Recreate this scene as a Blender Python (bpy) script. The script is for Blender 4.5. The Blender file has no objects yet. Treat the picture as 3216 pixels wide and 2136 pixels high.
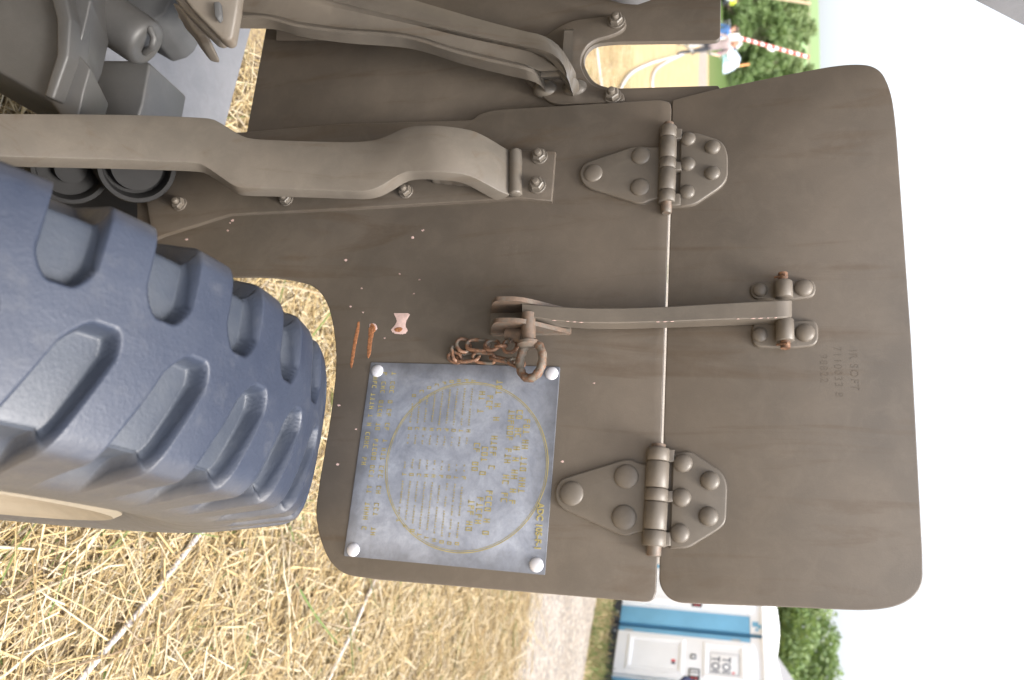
import bpy, bmesh, math, random
import numpy as np
from mathutils import Vector, Matrix

R_ = math.radians
random.seed(7)
rng = np.random.default_rng(7)
scene = bpy.context.scene
col = scene.collection

# ------------------------------------------------------------------ camera
FPX, CX, CY = 2453.0, 1608.0, 1068.0          # focal length and centre in photograph pixels
TH, HC = R_(15.43), 1.45                       # the camera looks down 15.4 degrees from 1.45 m, turned on its side
cT, sT = math.cos(TH), math.sin(TH)
CAM = Vector((0, 0, HC))
cam_d = bpy.data.cameras.new('camera')
cam = bpy.data.objects.new('camera', cam_d)
col.objects.link(cam)
FW, UP, RT = Vector((0, cT, -sT)), Vector((0, sT, cT)), Vector((1, 0, 0))
m = Matrix.Identity(4)
m.col[0] = (*UP, 0)
m.col[1] = (*(-RT), 0)
m.col[2] = (*(-FW), 0)
m.col[3] = (*CAM, 1)
cam.matrix_world = m
cam_d.sensor_width = 23.6
cam_d.lens = 23.6 * FPX / 3216
cam_d.clip_start = 0.02
cam_d.clip_end = 4000
cam_d.dof.use_dof = True
cam_d.dof.focus_distance = 1.06
cam_d.dof.aperture_fstop = 3.5
scene.camera = cam

# ------------------------------------------------------------------ sky, sun, exposure
SUN_DIR = Vector((0.30, -0.32, 0.90)).normalized()
world = bpy.data.worlds.new('World')
scene.world = world
world.use_nodes = True
wn = world.node_tree
wn.nodes.clear()
sky = wn.nodes.new('ShaderNodeTexSky')
sky.sky_type = 'NISHITA'
sky.sun_disc = False
sky.sun_elevation = math.asin(SUN_DIR.z)
sky.sun_rotation = math.atan2(SUN_DIR.x, SUN_DIR.y)
sky.air_density = 1.0
sky.dust_density = 6.0
sky.ozone_density = 1.0
hs = wn.nodes.new('ShaderNodeHueSaturation')
hs.inputs['Saturation'].default_value = 0.36
bg = wn.nodes.new('ShaderNodeBackground')
bg.inputs['Strength'].default_value = 0.15
wo = wn.nodes.new('ShaderNodeOutputWorld')
wn.links.new(sky.outputs[0], hs.inputs['Color'])
wn.links.new(hs.outputs[0], bg.inputs['Color'])
wn.links.new(bg.outputs[0], wo.inputs['Surface'])
sun_d = bpy.data.lights.new('sun', 'SUN')
sun_d.energy = 1.25
sun_d.angle = R_(14)
sun_d.color = (1.0, 0.95, 0.87)
sun = bpy.data.objects.new('sun', sun_d)
sun.rotation_euler = SUN_DIR.to_track_quat('Z', 'Y').to_euler()
sun.location = (3, -3, 9)
col.objects.link(sun)
scene.view_settings.view_transform = 'Standard'
scene.view_settings.look = 'None'
scene.view_settings.gamma = 1.0
scene.view_settings.exposure = 1.62

# ------------------------------------------------------------------ projection helpers
def ray(px, py):
    a, b = (px - CX) / FPX, (py - CY) / FPX
    return FW + UP * a + RT * b

def P(px, py, d):
    return CAM + ray(px, py) * d

def G(px, py, z=0.0):
    r = ray(px, py)
    return CAM + r * ((z - HC) / r.z)

PHI = R_(18.0)                                  # the gun stands turned 18 degrees to the camera
SS, TT, NN = Vector((math.cos(PHI), -math.sin(PHI), 0)), Vector((0, 0, 1)), Vector((-math.sin(PHI), -math.cos(PHI), 0))
SO = Vector((0, 1.012, 0))
MS = Matrix.Identity(4)
MS.col[0] = (*SS, 0); MS.col[1] = (*TT, 0); MS.col[2] = (*NN, 0); MS.col[3] = (*SO, 1)
MSI = MS.inverted()

def S(px, py, h=0.0):
    r = ray(px, py)
    return CAM + r * (((SO + NN * h - CAM).dot(NN)) / r.dot(NN))

def L(px, py, h=0.0):
    return MSI @ S(px, py, h)

# ------------------------------------------------------------------ node material helpers
class NT:
    def __init__(self, name):
        self.m = bpy.data.materials.new(name)
        self.m.use_nodes = True
        self.t = self.m.node_tree
        self.b = self.t.nodes['Principled BSDF']
        self.out = self.t.nodes['Material Output']
    def n(self, typ, **kw):
        nd = self.t.nodes.new('ShaderNode' + typ)
        for k, v in kw.items():
            if k in nd.inputs:
                nd.inputs[k].default_value = v
            else:
                setattr(nd, k, v)
        return nd
    def l(self, a, b):
        self.t.links.new(a, b)
    def coord(self, kind='Object', scale=(1, 1, 1)):
        tc = self.n('TexCoord')
        mp = self.n('Mapping')
        mp.inputs['Scale'].default_value = scale
        self.l(tc.outputs[kind], mp.inputs['Vector'])
        return mp.outputs[0]
    def noise(self, vec, scale, detail=4, rough=.55, dist=0):
        nd = self.n('TexNoise', Scale=scale, Detail=detail, Roughness=rough, Distortion=dist)
        if vec is not None:
            self.l(vec, nd.inputs['Vector'])
        return nd.outputs['Fac']
    def ramp(self, fac, stops, interp='LINEAR'):
        r = self.n('ValToRGB')
        r.color_ramp.interpolation = interp
        el = r.color_ramp.elements
        while len(el) > 1:
            el.remove(el[-1])
        for i, (p, c) in enumerate(stops):
            e = el[0] if i == 0 else el.new(p)
            e.position = p
            e.color = (*c, 1) if len(c) == 3 else c
        self.l(fac, r.inputs[0])
        return r.outputs[0]
    def mix(self, fac, a, b, blend='MIX'):
        mx = self.n('Mix', data_type='RGBA', blend_type=blend)
        for sock, v in ((mx.inputs[0], fac), (mx.inputs[6], a), (mx.inputs[7], b)):
            if hasattr(v, 'is_linked'):
                self.l(v, sock)
            elif isinstance(v, (int, float)):
                sock.default_value = v
            else:
                sock.default_value = (*v, 1)
        return mx.outputs[2]
    def math(self, op, a, b=None, c=None):
        nd = self.n('Math', operation=op)
        for i, v in enumerate((a, b, c)):
            if v is None:
                continue
            if hasattr(v, 'is_linked'):
                self.l(v, nd.inputs[i])
            else:
                nd.inputs[i].default_value = v
        return nd.outputs[0]
    def bump(self, h, strength=.2, dist=.002):
        b = self.n('Bump', Strength=strength, Distance=dist)
        self.l(h, b.inputs['Height'])
        self.l(b.outputs[0], self.b.inputs['Normal'])
    def base(self, c):
        if hasattr(c, 'is_linked'):
            self.l(c, self.b.inputs['Base Color'])
        else:
            self.b.inputs['Base Color'].default_value = (*c, 1)
    def set(self, **kw):
        for k, v in kw.items():
            k = k.replace('_', ' ')
            if hasattr(v, 'is_linked'):
                self.l(v, self.b.inputs[k])
            else:
                self.b.inputs[k].default_value = v

G1 = (0, 0, 0)
W1 = (1, 1, 1)

def paint_mat(name, c, rough=.5, chips=.5, streak=.35, rust=0.0, grain=1.0, spec=.5):
    k = NT(name)
    wc = k.n('NewGeometry').outputs['Position']
    mp = k.n('Mapping')
    mp.inputs['Scale'].default_value = (20, 20, 2.4)
    k.l(wc, mp.inputs['Vector'])
    st = k.noise(mp.outputs[0], 1.3, 5, .62, 1.2)
    big = k.noise(wc, 5.0, 4, .6)
    c2 = tuple(v * .78 for v in c)
    c3 = (c[0] * 1.12, c[1] * 1.08, c[2] * 1.04)
    colr = k.mix(k.ramp(big, [(.35, G1), (.68, W1)]), c2, c3)
    sfac = k.math('MULTIPLY', k.ramp(st, [(.55, G1), (.68, W1)]), streak)
    colr = k.mix(sfac, colr, (c[0] * .78, c[1] * .68, c[2] * .58))
    mid = k.noise(wc, 34, 5, .7, .6)
    colr = k.mix(k.math('MULTIPLY', k.ramp(mid, [(.45, G1), (.75, W1)]), .28), colr, (c[0] * 1.5, c[1] * 1.48, c[2] * 1.45))
    fine = k.noise(wc, 420, 3, .6)
    colr = k.mix(k.math('MULTIPLY', fine, .22), colr, (c[0] * .55, c[1] * .55, c[2] * .55))
    if chips > 0:
        vo = k.n('TexVoronoi', Scale=26.0, Randomness=1.0)
        k.l(wc, vo.inputs['Vector'])
        d = k.ramp(vo.outputs['Distance'], [(.055, W1), (.085, G1)])
        sel = k.n('SeparateColor')
        k.l(vo.outputs['Color'], sel.inputs[0])
        pick = k.ramp(sel.outputs[0], [(1 - .09 * chips, G1), (1 - .09 * chips + .01, W1)])
        f = k.math('MULTIPLY', d, pick)
        colr = k.mix(f, colr, (.34, .26, .21))
    if rust > 0:
        rn = k.noise(wc, 55, 5, .7, .3)
        pt = k.n('NewGeometry').outputs['Pointiness']
        rf = k.math('MULTIPLY', k.ramp(k.math('ADD', rn, k.math('MULTIPLY', k.math('SUBTRACT', pt, .5), 2.2)), [(.60 - .12 * rust, G1), (.70 - .12 * rust, W1)]), min(1, rust + .2))
        rc = k.ramp(k.noise(wc, 160, 4, .6), [(.35, (.055, .021, .010)), (.58, (.18, .075, .032)), (.75, (.31, .20, .14))])
        colr = k.mix(rf, colr, rc)
    k.base(colr)
    rr = k.ramp(big, [(.3, (rough - .06,) * 3), (.7, (rough + .08,) * 3)])
    k.set(Roughness=rr)
    k.b.inputs['Specular IOR Level'].default_value = spec
    hgt = k.math('ADD', k.noise(wc, 620, 2, .5), k.math('MULTIPLY', k.noise(wc, 60, 3, .5), .6))
    k.bump(hgt, .16 * grain, .0008)
    return k.m

def simple_mat(name, c, rough=.6, metal=0.0, var=.2, scale=8.0, bump=0.0, bscale=80, spec=.5, emis=None):
    k = NT(name)
    v = k.coord('Object')
    n = k.noise(v, scale, 4)
    k.base(k.mix(k.ramp(n, [(.3, G1), (.7, W1)]), tuple(x * (1 - var) for x in c), tuple(min(1, x * (1 + var)) for x in c)))
    k.set(Roughness=rough, Metallic=metal)
    k.b.inputs['Specular IOR Level'].default_value = spec
    if bump:
        k.bump(k.noise(v, bscale, 3), bump, .004)
    return k.m

OD = (.113, .096, .079)
M = {}
M['shield'] = paint_mat('shield_paint', OD, .46, .22, .8)
M['flap'] = paint_mat('flap_paint', OD, .46, .06, .8)
M['plain'] = paint_mat('hardware_paint', (.124, .109, .092), .42, 0, .3, 0.0)
M['arm'] = paint_mat('arm_paint', (.130, .115, .097), .44, .25, .7)
M['rusty'] = paint_mat('rusty_hardware', (.122, .107, .090), .46, 0, .2, .10)
M['rust'] = paint_mat('rusted_steel', (.13, .115, .095), .6, 0, .2, .58)
M['casting'] = paint_mat('casting_paint', (.060, .059, .058), .50, .5, .25)
M['wheelpaint'] = paint_mat('wheel_paint', (.22, .19, .145), .5, 0, .3)
M['panel'] = paint_mat('panel_paint', (.175, .178, .19), .42, .2, .15)

def rubber():
    k = NT('tyre_rubber')
    v = k.coord('Object')
    n = k.noise(v, 9, 5, .6)
    c = k.mix(k.ramp(n, [(.35, G1), (.7, W1)]), (.021, .028, .048), (.032, .040, .062))
    ge = k.n('NewGeometry')
    dust = k.noise(v, 30, 5, .65)
    # brown road dust clings to the shoulders and sidewall (axial position in the wheel's own frame)
    tc = k.n('TexCoord')
    sx = k.n('SeparateXYZ')
    k.l(tc.outputs['Object'], sx.inputs[0])
    side = k.ramp(k.math('ABSOLUTE', sx.outputs['Z']), [(.085, G1), (.118, W1)])
    c = k.mix(k.math('MULTIPLY', side, k.ramp(dust, [(.25, (.35,) * 3), (.7, (.95,) * 3)])), c, (.085, .076, .066))
    c = k.mix(k.math('MULTIPLY', k.ramp(dust, [(.55, G1), (.8, W1)]), .25), c, (.13, .13, .13))
    ga = k.n('Attribute'); ga.attribute_name = 'groove'
    c = k.mix(k.math('MULTIPLY', ga.outputs['Fac'], k.ramp(dust, [(.2, (.35,) * 3), (.7, (.85,) * 3)])), c, (.046, .054, .068))
    k.base(c)
    k.set(Roughness=k.ramp(dust, [(.3, (.40,) * 3), (.7, (.58,) * 3)]))
    k.b.inputs['Specular IOR Level'].default_value = .55
    k.bump(k.math('ADD', k.noise(v, 260, 3, .6), k.math('MULTIPLY', k.noise(v, 50, 3), .5)), .35, .0012)
    return k.m
M['rubber'] = rubber()

def dataplate():
    k = NT('data_plate_metal')
    v = k.coord('Object')
    n = k.noise(v, 22, 6, .65, .5)
    c = k.mix(k.ramp(n, [(.3, G1), (.68, W1)]), (.19, .21, .26), (.38, .41, .48))
    f = k.noise(v, 160, 4, .6)
    c = k.mix(k.math('MULTIPLY', k.ramp(f, [(.45, G1), (.75, W1)]), .35), c, (.17, .18, .20))
    # grime collected along the rim
    sx = k.n('SeparateXYZ')
    tc = k.n('TexCoord')
    k.l(tc.outputs['Generated'], sx.inputs[0])
    ex = k.math('ABSOLUTE', k.math('SUBTRACT', sx.outputs['X'], .5))
    ey = k.math('ABSOLUTE', k.math('SUBTRACT', sx.outputs['Y'], .5))
    e = k.math('MAXIMUM', ex, ey)
    e = k.math('ADD', e, k.math('MULTIPLY', k.math('SUBTRACT', k.noise(v, 30, 4), .5), .16))
    c = k.mix(k.math('MULTIPLY', k.ramp(e, [(.38, G1), (.52, W1)]), .85), c, (.10, .105, .12))
    k.base(c)
    k.set(Roughness=.42, Metallic=.25)
    k.bump(f, .1, .0005)
    return k.m
M['dataplate'] = dataplate()
M['yellow'] = simple_mat('yellow_print', (.33, .28, .11), .5, 0, .25, 60)
M['alu'] = simple_mat('aluminium_rivet', (.58, .58, .62), .42, .2, .05, 40)
M['stamp'] = simple_mat('stamped_paint', (.135, .122, .105), .4, 0, .2, 40)
M['chip'] = simple_mat('pink_primer', (.56, .40, .36), .7, 0, .12, 200)
M['rustspot'] = simple_mat('rust_spot', (.27, .11, .045), .9, 0, .5, 300)
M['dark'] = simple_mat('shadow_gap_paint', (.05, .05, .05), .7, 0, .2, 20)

def straw_mat():
    k = NT('straw')
    isl = k.n('NewGeometry').outputs['Random Per Island']
    c = k.ramp(isl, [(0, (.31, .215, .10)), (.18, (.44, .325, .155)), (.42, (.53, .41, .215)), (.65, (.60, .495, .31)), (.85, (.67, .59, .44)), (.955, (.20, .14, .085)), (.982, (.10, .19, .04))])
    n = k.noise(k.coord('Object'), 60, 3)
    k.base(k.mix(k.math('MULTIPLY', n, .3), c, (.25, .16, .07)))
    k.set(Roughness=.5)
    k.b.inputs['Specular IOR Level'].default_value = .35
    return k.m
M['straw'] = straw_mat()

def field_mat():
    k = NT('stubble_field')
    p = k.n('NewGeometry').outputs['Position']
    soil = k.ramp(k.noise(p, 7, 6, .65), [(.3, (.17, .125, .08)), (.55, (.26, .195, .135)), (.75, (.33, .265, .20))])
    st1 = k.n('TexNoise', Scale=1.0, Detail=5, Roughness=.7)
    mp = k.n('Mapping'); mp.inputs['Scale'].default_value = (60, 14, 1); mp.inputs['Rotation'].default_value = (0, 0, .5)
    k.l(p, mp.inputs['Vector']); k.l(mp.outputs[0], st1.inputs['Vector'])
    gold = k.ramp(k.noise(p, 2.2, 5, .6), [(.3, (.28, .205, .095)), (.55, (.345, .265, .14)), (.75, (.38, .31, .19))])
    f = k.ramp(st1.outputs['Fac'], [(.42, G1), (.56, W1)])
    dist = k.n('SeparateXYZ'); k.l(p, dist.inputs[0])
    far = k.ramp(k.math('DIVIDE', dist.outputs['Y'], 30.0), [(.18, G1), (.35, W1)])
    f = k.math('MAXIMUM', f, k.math('MULTIPLY', far, .8))
    c = k.mix(f, soil, gold)
    green = k.ramp(k.math('DIVIDE', dist.outputs['Y'], 130.0), [(.50, G1), (.54, W1)])
    gr = k.ramp(k.noise(p, .15, 5), [(.35, (.08, .13, .03)), (.65, (.17, .22, .06))])
    c = k.mix(green, c, gr)
    k.base(c)
    k.set(Roughness=.85)
    k.b.inputs['Specular IOR Level'].default_value = .2
    k.bump(k.noise(p, 40, 5, .7), .6, .02)
    return k.m
M['field'] = field_mat()

def road_mat():
    k = NT('gravel_track')
    p = k.n('NewGeometry').outputs['Position']
    c = k.ramp(k.noise(p, 1.6, 6, .65), [(.3, (.18, .145, .11)), (.55, (.235, .20, .165)), (.75, (.26, .235, .205))])
    st = k.n('TexVoronoi', Scale=38.0)
    k.l(p, st.inputs['Vector'])
    sc = k.n('SeparateColor'); k.l(st.outputs['Color'], sc.inputs[0])
    c = k.mix(k.math('MULTIPLY', k.ramp(sc.outputs[0], [(.72, G1), (.8, W1)]), .75), c, (.10, .095, .09))
    c = k.mix(k.math('MULTIPLY', k.ramp(sc.outputs[1], [(.8, G1), (.86, W1)]), .5), c, (.42, .39, .35))
    k.base(c)
    k.set(Roughness=.9)
    k.bump(k.math('ADD', st.outputs['Distance'], k.noise(p, 90, 4)), .6, .015)
    return k.m
M['road'] = road_mat()

def grass_mat():
    k = NT('verge_grass')
    isl = k.n('NewGeometry').outputs['Random Per Island']
    k.base(k.ramp(isl, [(0, (.07, .12, .025)), (.35, (.13, .18, .05)), (.6, (.24, .22, .09)), (.85, (.36, .28, .15)), (1, (.26, .19, .10))]))
    k.set(Roughness=.6)
    return k.m
M['grass'] = grass_mat()

def leaf_mat(name, a, b):
    k = NT(name)
    isl = k.n('NewGeometry').outputs['Random Per Island']
    k.base(k.ramp(isl, [(0, a), (1, b)]))
    k.set(Roughness=.55)
    k.b.inputs['Specular IOR Level'].default_value = .35
    tr = k.n('BsdfTranslucent')
    tr.inputs[0].default_value = (b[0] * 1.3, b[1] * 1.4, b[2] * .8, 1)
    mx = k.n('MixShader')
    mx.inputs[0].default_value = .25
    k.l(k.b.outputs[0], mx.inputs[1]); k.l(tr.outputs[0], mx.inputs[2])
    k.l(mx.outputs[0], k.out.inputs[0])
    return k.m
M['leaf'] = leaf_mat('broad_leaves', (.075, .13, .045), (.20, .27, .11))
M['leaf2'] = leaf_mat('pale_leaves', (.11, .17, .065), (.27, .33, .16))
M['bark'] = simple_mat('bark', (.10, .075, .055), .9, 0, .3, 5, .4, 20)
M['rope'] = None

def rope_mat():
    k = NT('white_rope')
    v = k.coord('UV')
    w = k.n('TexWave', Scale=1.0, Distortion=.4)
    w.wave_type = 'BANDS'; w.bands_direction = 'DIAGONAL'
    mp = k.n('Mapping'); mp.inputs['Scale'].default_value = (1.2, 55, 1)
    tc = k.n('TexCoord'); k.l(tc.outputs['UV'], mp.inputs['Vector']); k.l(mp.outputs[0], w.inputs['Vector'])
    k.base(k.mix(w.outputs['Fac'], (.40, .36, .335), (.62, .58, .56)))
    k.set(Roughness=.8)
    k.bump(w.outputs['Fac'], .5, .002)
    return k.m
M['rope'] = rope_mat()
M['white'] = simple_mat('white_plastic', (.87, .88, .90), .4, 0, .03, 3)
M['blue'] = simple_mat('blue_plastic', (.17, .43, .64), .45, 0, .08, 3)
M['black'] = simple_mat('black_plastic', (.03, .034, .042), .5, 0, .2, 6)
M['navyprint'] = simple_mat('navy_print', (.035, .05, .10), .5, 0, .05)
M['redprint'] = simple_mat('red_print', (.75, .06, .07), .5, 0, .05)
M['greyroof'] = simple_mat('grey_canvas', (.27, .265, .27), .7, 0, .1, 4)
M['silverm'] = simple_mat('galvanised_steel', (.45, .47, .48), .4, .5, .1, 6)
M['wood'] = simple_mat('weathered_wood', (.42, .33, .22), .8, 0, .2, 6)
M['orange'] = simple_mat('orange_paint', (.72, .33, .12), .6, 0, .1)
M['glass'] = simple_mat('dark_glass', (.03, .05, .09), .08, 0, .1, 3, spec=.8)
M['carwhite'] = simple_mat('white_car_paint', (.78, .80, .84), .25, 0, .03, spec=.6)
M['carsilver'] = simple_mat('silver_blue_car_paint', (.40, .48, .62), .25, .2, .04, spec=.6)
M['cargrey'] = simple_mat('pale_blue_car_paint', (.58, .66, .80), .25, .1, .04, spec=.6)
M['tyreblk'] = simple_mat('car_tyre', (.025, .025, .028), .8)
M['headlamp'] = simple_mat('headlamp_glass', (.7, .72, .74), .1, 0, .05)
M['skin'] = simple_mat('skin', (.58, .34, .26), .55, 0, .08, 20)
M['mauve'] = simple_mat('mauve_grey_cloth', (.33, .28, .29), .85, 0, .15, 12)
M['trouser'] = simple_mat('charcoal_cloth', (.05, .055, .07), .85, 0, .2, 12)
M['blueshirt'] = simple_mat('blue_cloth', (.07, .17, .40), .85, 0, .15, 12)
M['purple'] = simple_mat('purple_cloth', (.30, .10, .28), .85, 0, .15, 12)
M['navy'] = simple_mat('navy_cloth', (.018, .024, .065), .8, 0, .2, 12)
M['hivis'] = simple_mat('yellow_cloth', (.62, .74, .06), .8, 0, .1, 12)
M['hair'] = simple_mat('brown_hair', (.08, .055, .04), .7, 0, .2, 30)
M['greyhair'] = simple_mat('grey_hair', (.45, .43, .41), .7, 0, .1, 30)
M['turq'] = simple_mat('turquoise_cloth', (.38, .66, .68), .7, 0, .1)

def stripes():
    k = NT('red_white_stripes')
    tc = k.n('TexCoord')
    sx = k.n('SeparateXYZ'); k.l(tc.outputs['Object'], sx.inputs[0])
    v = k.math('ADD', k.math('MULTIPLY', sx.outputs['Z'], 3.55), k.math('MULTIPLY', sx.outputs['X'], 4.0))
    f = k.math('GREATER_THAN', k.math('FRACT', v), .5)
    k.base(k.mix(f, (.80, .78, .76), (.62, .06, .06)))
    k.set(Roughness=.5)
    return k.m
M['stripes'] = stripes()

# ------------------------------------------------------------------ object helpers
WM = {}
def place(o, Mw, parent=None):
    WM[o] = Mw.copy()
    if parent is None:
        o.matrix_world = Mw
    else:
        o.parent = parent
        o.matrix_basis = WM[parent].inverted() @ Mw
    col.objects.link(o)
    return o

def tag(o, label=None, cat=None, group=None, kind=None):
    if label: o['label'] = label
    if cat: o['category'] = cat
    if group: o['group'] = group
    if kind: o['kind'] = kind
    return o

def empty(name, loc, label, cat, group=None, rz=0.0):
    o = bpy.data.objects.new(name, None)
    o.empty_display_size = .1
    place(o, Matrix.Translation(Vector(loc)) @ Matrix.Rotation(rz, 4, 'Z'))
    return tag(o, label, cat, group)

def finish_mesh(me, mat, sharp=None):
    for mm in (mat if isinstance(mat, (list, tuple)) else [mat]):
        if mm is not None:
            me.materials.append(mm)
    if sharp is not None:
        me.polygons.foreach_set('use_smooth', np.ones(len(me.polygons), dtype=bool))
        me.set_sharp_from_angle(angle=R_(sharp))
    me.update()

def mk(name, verts, faces, mat, parent=None, Mx=None, sharp=None, recenter=True, fix=True):
    Mx = Mx or Matrix.Identity(4)
    vs = [Vector(v) for v in verts]
    c = sum(vs, Vector()) / len(vs) if recenter else Vector()
    me = bpy.data.meshes.new(name)
    me.from_pydata([v - c for v in vs], [], faces)
    if fix:
        bm = bmesh.new(); bm.from_mesh(me)
        bmesh.ops.recalc_face_normals(bm, faces=bm.faces)
        bm.to_mesh(me); bm.free()
    finish_mesh(me, mat, sharp)
    o = bpy.data.objects.new(name, me)
    return place(o, Mx @ Matrix.Translation(c), parent)

def inst(name, me, Mw, parent=None):
    return place(bpy.data.objects.new(name, me), Mw, parent)

class MB:
    """collects shapes for one mesh"""
    def __init__(s): s.v = []; s.f = []
    def add(s, v, f):
        b = len(s.v); s.v += [Vector(x) for x in v]; s.f += [tuple(i + b for i in q) for q in f]; return s
    def box(s, lo, hi, Mx=None):
        v = [Vector((x, y, z)) for x in (lo[0], hi[0]) for y in (lo[1], hi[1]) for z in (lo[2], hi[2])]
        if Mx: v = [Mx @ q for q in v]
        return s.add(v, [(0, 1, 3, 2), (4, 6, 7, 5), (0, 4, 5, 1), (2, 3, 7, 6), (0, 2, 6, 4), (1, 5, 7, 3)])
    def tube(s, pts, rad, n=10, closed=False, caps=True):
        pts = [Vector(p) for p in pts]
        N = len(pts)
        rads = rad if isinstance(rad, (list, tuple)) else [rad] * N
        up = None
        rings = []
        for i, p in enumerate(pts):
            if closed:
                d = pts[(i + 1) % N] - pts[i - 1]
            else:
                d = pts[min(i + 1, N - 1)] - pts[max(i - 1, 0)]
            d.normalize()
            if up is None:
                up = d.orthogonal().normalized()
            up = (up - d * up.dot(d)).normalized()
            q = d.cross(up)
            rings.append([p + (up * math.cos(2 * math.pi * k / n) + q * math.sin(2 * math.pi * k / n)) * rads[i] for k in range(n)])
        v = [x for r in rings for x in r]
        f = []
        for i in range(N if closed else N - 1):
            j = (i + 1) % N
            for k in range(n):
                f.append((i * n + k, i * n + (k + 1) % n, j * n + (k + 1) % n, j * n + k))
        if not closed and caps:
            f.append(tuple(range(n))[::-1]); f.append(tuple((N - 1) * n + k for k in range(n)))
        return s.add(v, f)
    def lathe(s, prof, n=24, Mx=None):
        v = []; f = []
        for r, z in prof:
            for k in range(n):
                a = 2 * math.pi * k / n
                v.append(Vector((r * math.cos(a), r * math.sin(a), z)))
        for i in range(len(prof) - 1):
            for k in range(n):
                f.append((i * n + k, i * n + (k + 1) % n, (i + 1) * n + (k + 1) % n, (i + 1) * n + k))
        f.append(tuple(range(n))[::-1])
        f.append(tuple((len(prof) - 1) * n + k for k in range(n)))
        if Mx: v = [Mx @ q for q in v]
        return s.add(v, f)
    def build(s, name, mat, parent=None, Mx=None, sharp=None, recenter=True):
        return mk(name, s.v, s.f, mat, parent, Mx, sharp, recenter)
    def mesh(s, name, mat, sharp=None):
        me = bpy.data.meshes.new(name)
        me.from_pydata(s.v, [], s.f)
        bm = bmesh.new(); bm.from_mesh(me)
        bmesh.ops.recalc_face_normals(bm, faces=bm.faces)
        bm.to_mesh(me); bm.free()
        finish_mesh(me, mat, sharp)
        return me

def rounded(pts, n=7):
    """(x, y) or (x, y, r): corners with r are rounded, r in pixels"""
    out = []
    N = len(pts)
    for i, p in enumerate(pts):
        if len(p) < 3 or p[2] == 0:
            out.append((p[0], p[1])); continue
        a = Vector(pts[i - 1][:2]); b = Vector(p[:2]); c = Vector(pts[(i + 1) % N][:2])
        r1 = min(p[2], (a - b).length * .48); r2 = min(p[2], (c - b).length * .48)
        q0 = b + (a - b).normalized() * r1; q2 = b + (c - b).normalized() * r2
        for k in range(n + 1):
            t = k / n
            q = q0 * (1 - t) ** 2 + b * 2 * t * (1 - t) + q2 * t * t
            out.append((q.x, q.y))
    return out

def prism(pts2, h0, h1, bev=.0012):
    """outline in a plane -> solid with a rounded front edge; returns verts, faces in (s, t, h)"""
    P2 = [Vector(p) for p in pts2]
    N = len(P2)
    area = sum(P2[i - 1].x * P2[i].y - P2[i].x * P2[i - 1].y for i in range(N))
    if area < 0:
        P2.reverse()
    nor = []
    for i in range(N):
        d1 = (P2[i] - P2[i - 1]); d2 = (P2[(i + 1) % N] - P2[i])
        d1 = d1.normalized() if d1.length > 1e-9 else Vector((1, 0)); d2 = d2.normalized() if d2.length > 1e-9 else d1
        n1 = Vector((-d1.y, d1.x)); n2 = Vector((-d2.y, d2.x))
        nn = (n1 + n2)
        nn = nn.normalized() if nn.length > 1e-6 else n1
        nor.append(nn)
    b = bev
    rings = [(0, h0), (0, h1 - b), (.12 * b, h1 - .55 * b), (.45 * b, h1 - .15 * b), (b, h1)]
    v = []; f = []
    for ins, h in rings:
        for i in range(N):
            q = P2[i] + nor[i] * ins
            v.append(Vector((q.x, q.y, h)))
    for r in range(len(rings) - 1):
        for i in range(N):
            j = (i + 1) % N
            f.append((r * N + i, r * N + j, (r + 1) * N + j, (r + 1) * N + i))
    f.append(tuple(range(N))[::-1])
    f.append(tuple((len(rings) - 1) * N + i for i in range(N)))
    return v, f

def plate(name, px, h0, h1, mat, parent, bev=.0012, n=7):
    pts = [L(x, y, h1).xy for x, y in rounded(px, n)]
    v, f = prism(pts, h0, h1, bev)
    return mk(name, v, f, mat, parent, MS, 40)

def catmull(pts, n=8):
    pts = [Vector(p) for p in pts]
    out = []
    for i in range(len(pts) - 1):
        p0 = pts[max(i - 1, 0)]; p1 = pts[i]; p2 = pts[i + 1]; p3 = pts[min(i + 2, len(pts) - 1)]
        for k in range(n):
            t = k / n
            out.append(.5 * ((2 * p1) + (p2 - p0) * t + (2 * p0 - 5 * p1 + 4 * p2 - p3) * t * t + (3 * p1 - p0 - 3 * p2 + p3) * t ** 3))
    out.append(pts[-1])
    return out

def resample(pts, N):
    pts = [Vector(p) for p in pts]
    d = [0.0]
    for a, b in zip(pts, pts[1:]):
        d.append(d[-1] + (b - a).length)
    out = []
    j = 0
    for k in range(N):
        t = d[-1] * k / (N - 1)
        while j < len(d) - 2 and d[j + 1] < t:
            j += 1
        u = (t - d[j]) / max(1e-9, d[j + 1] - d[j])
        out.append(pts[j].lerp(pts[j + 1], min(1, u)))
    return out

def loft(lines, closed=True):
    """lines of equal length, joined side by side (closed loop) with end caps"""
    K, N = len(lines), len(lines[0])
    v = [p for ln in lines for p in ln]
    f = []
    for k in range(K if closed else K - 1):
        k2 = (k + 1) % K
        for i in range(N - 1):
            f.append((k * N + i, k * N + i + 1, k2 * N + i + 1, k2 * N + i))
    if closed:
        f.append(tuple(k * N for k in range(K))[::-1]); f.append(tuple(k * N + N - 1 for k in range(K)))
    return v, f

def on_shield(px, py, h, rz=0.0):
    p = L(px, py, h)
    return MS @ Matrix.Translation(p) @ Matrix.Rotation(rz, 4, 'Z')

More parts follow.
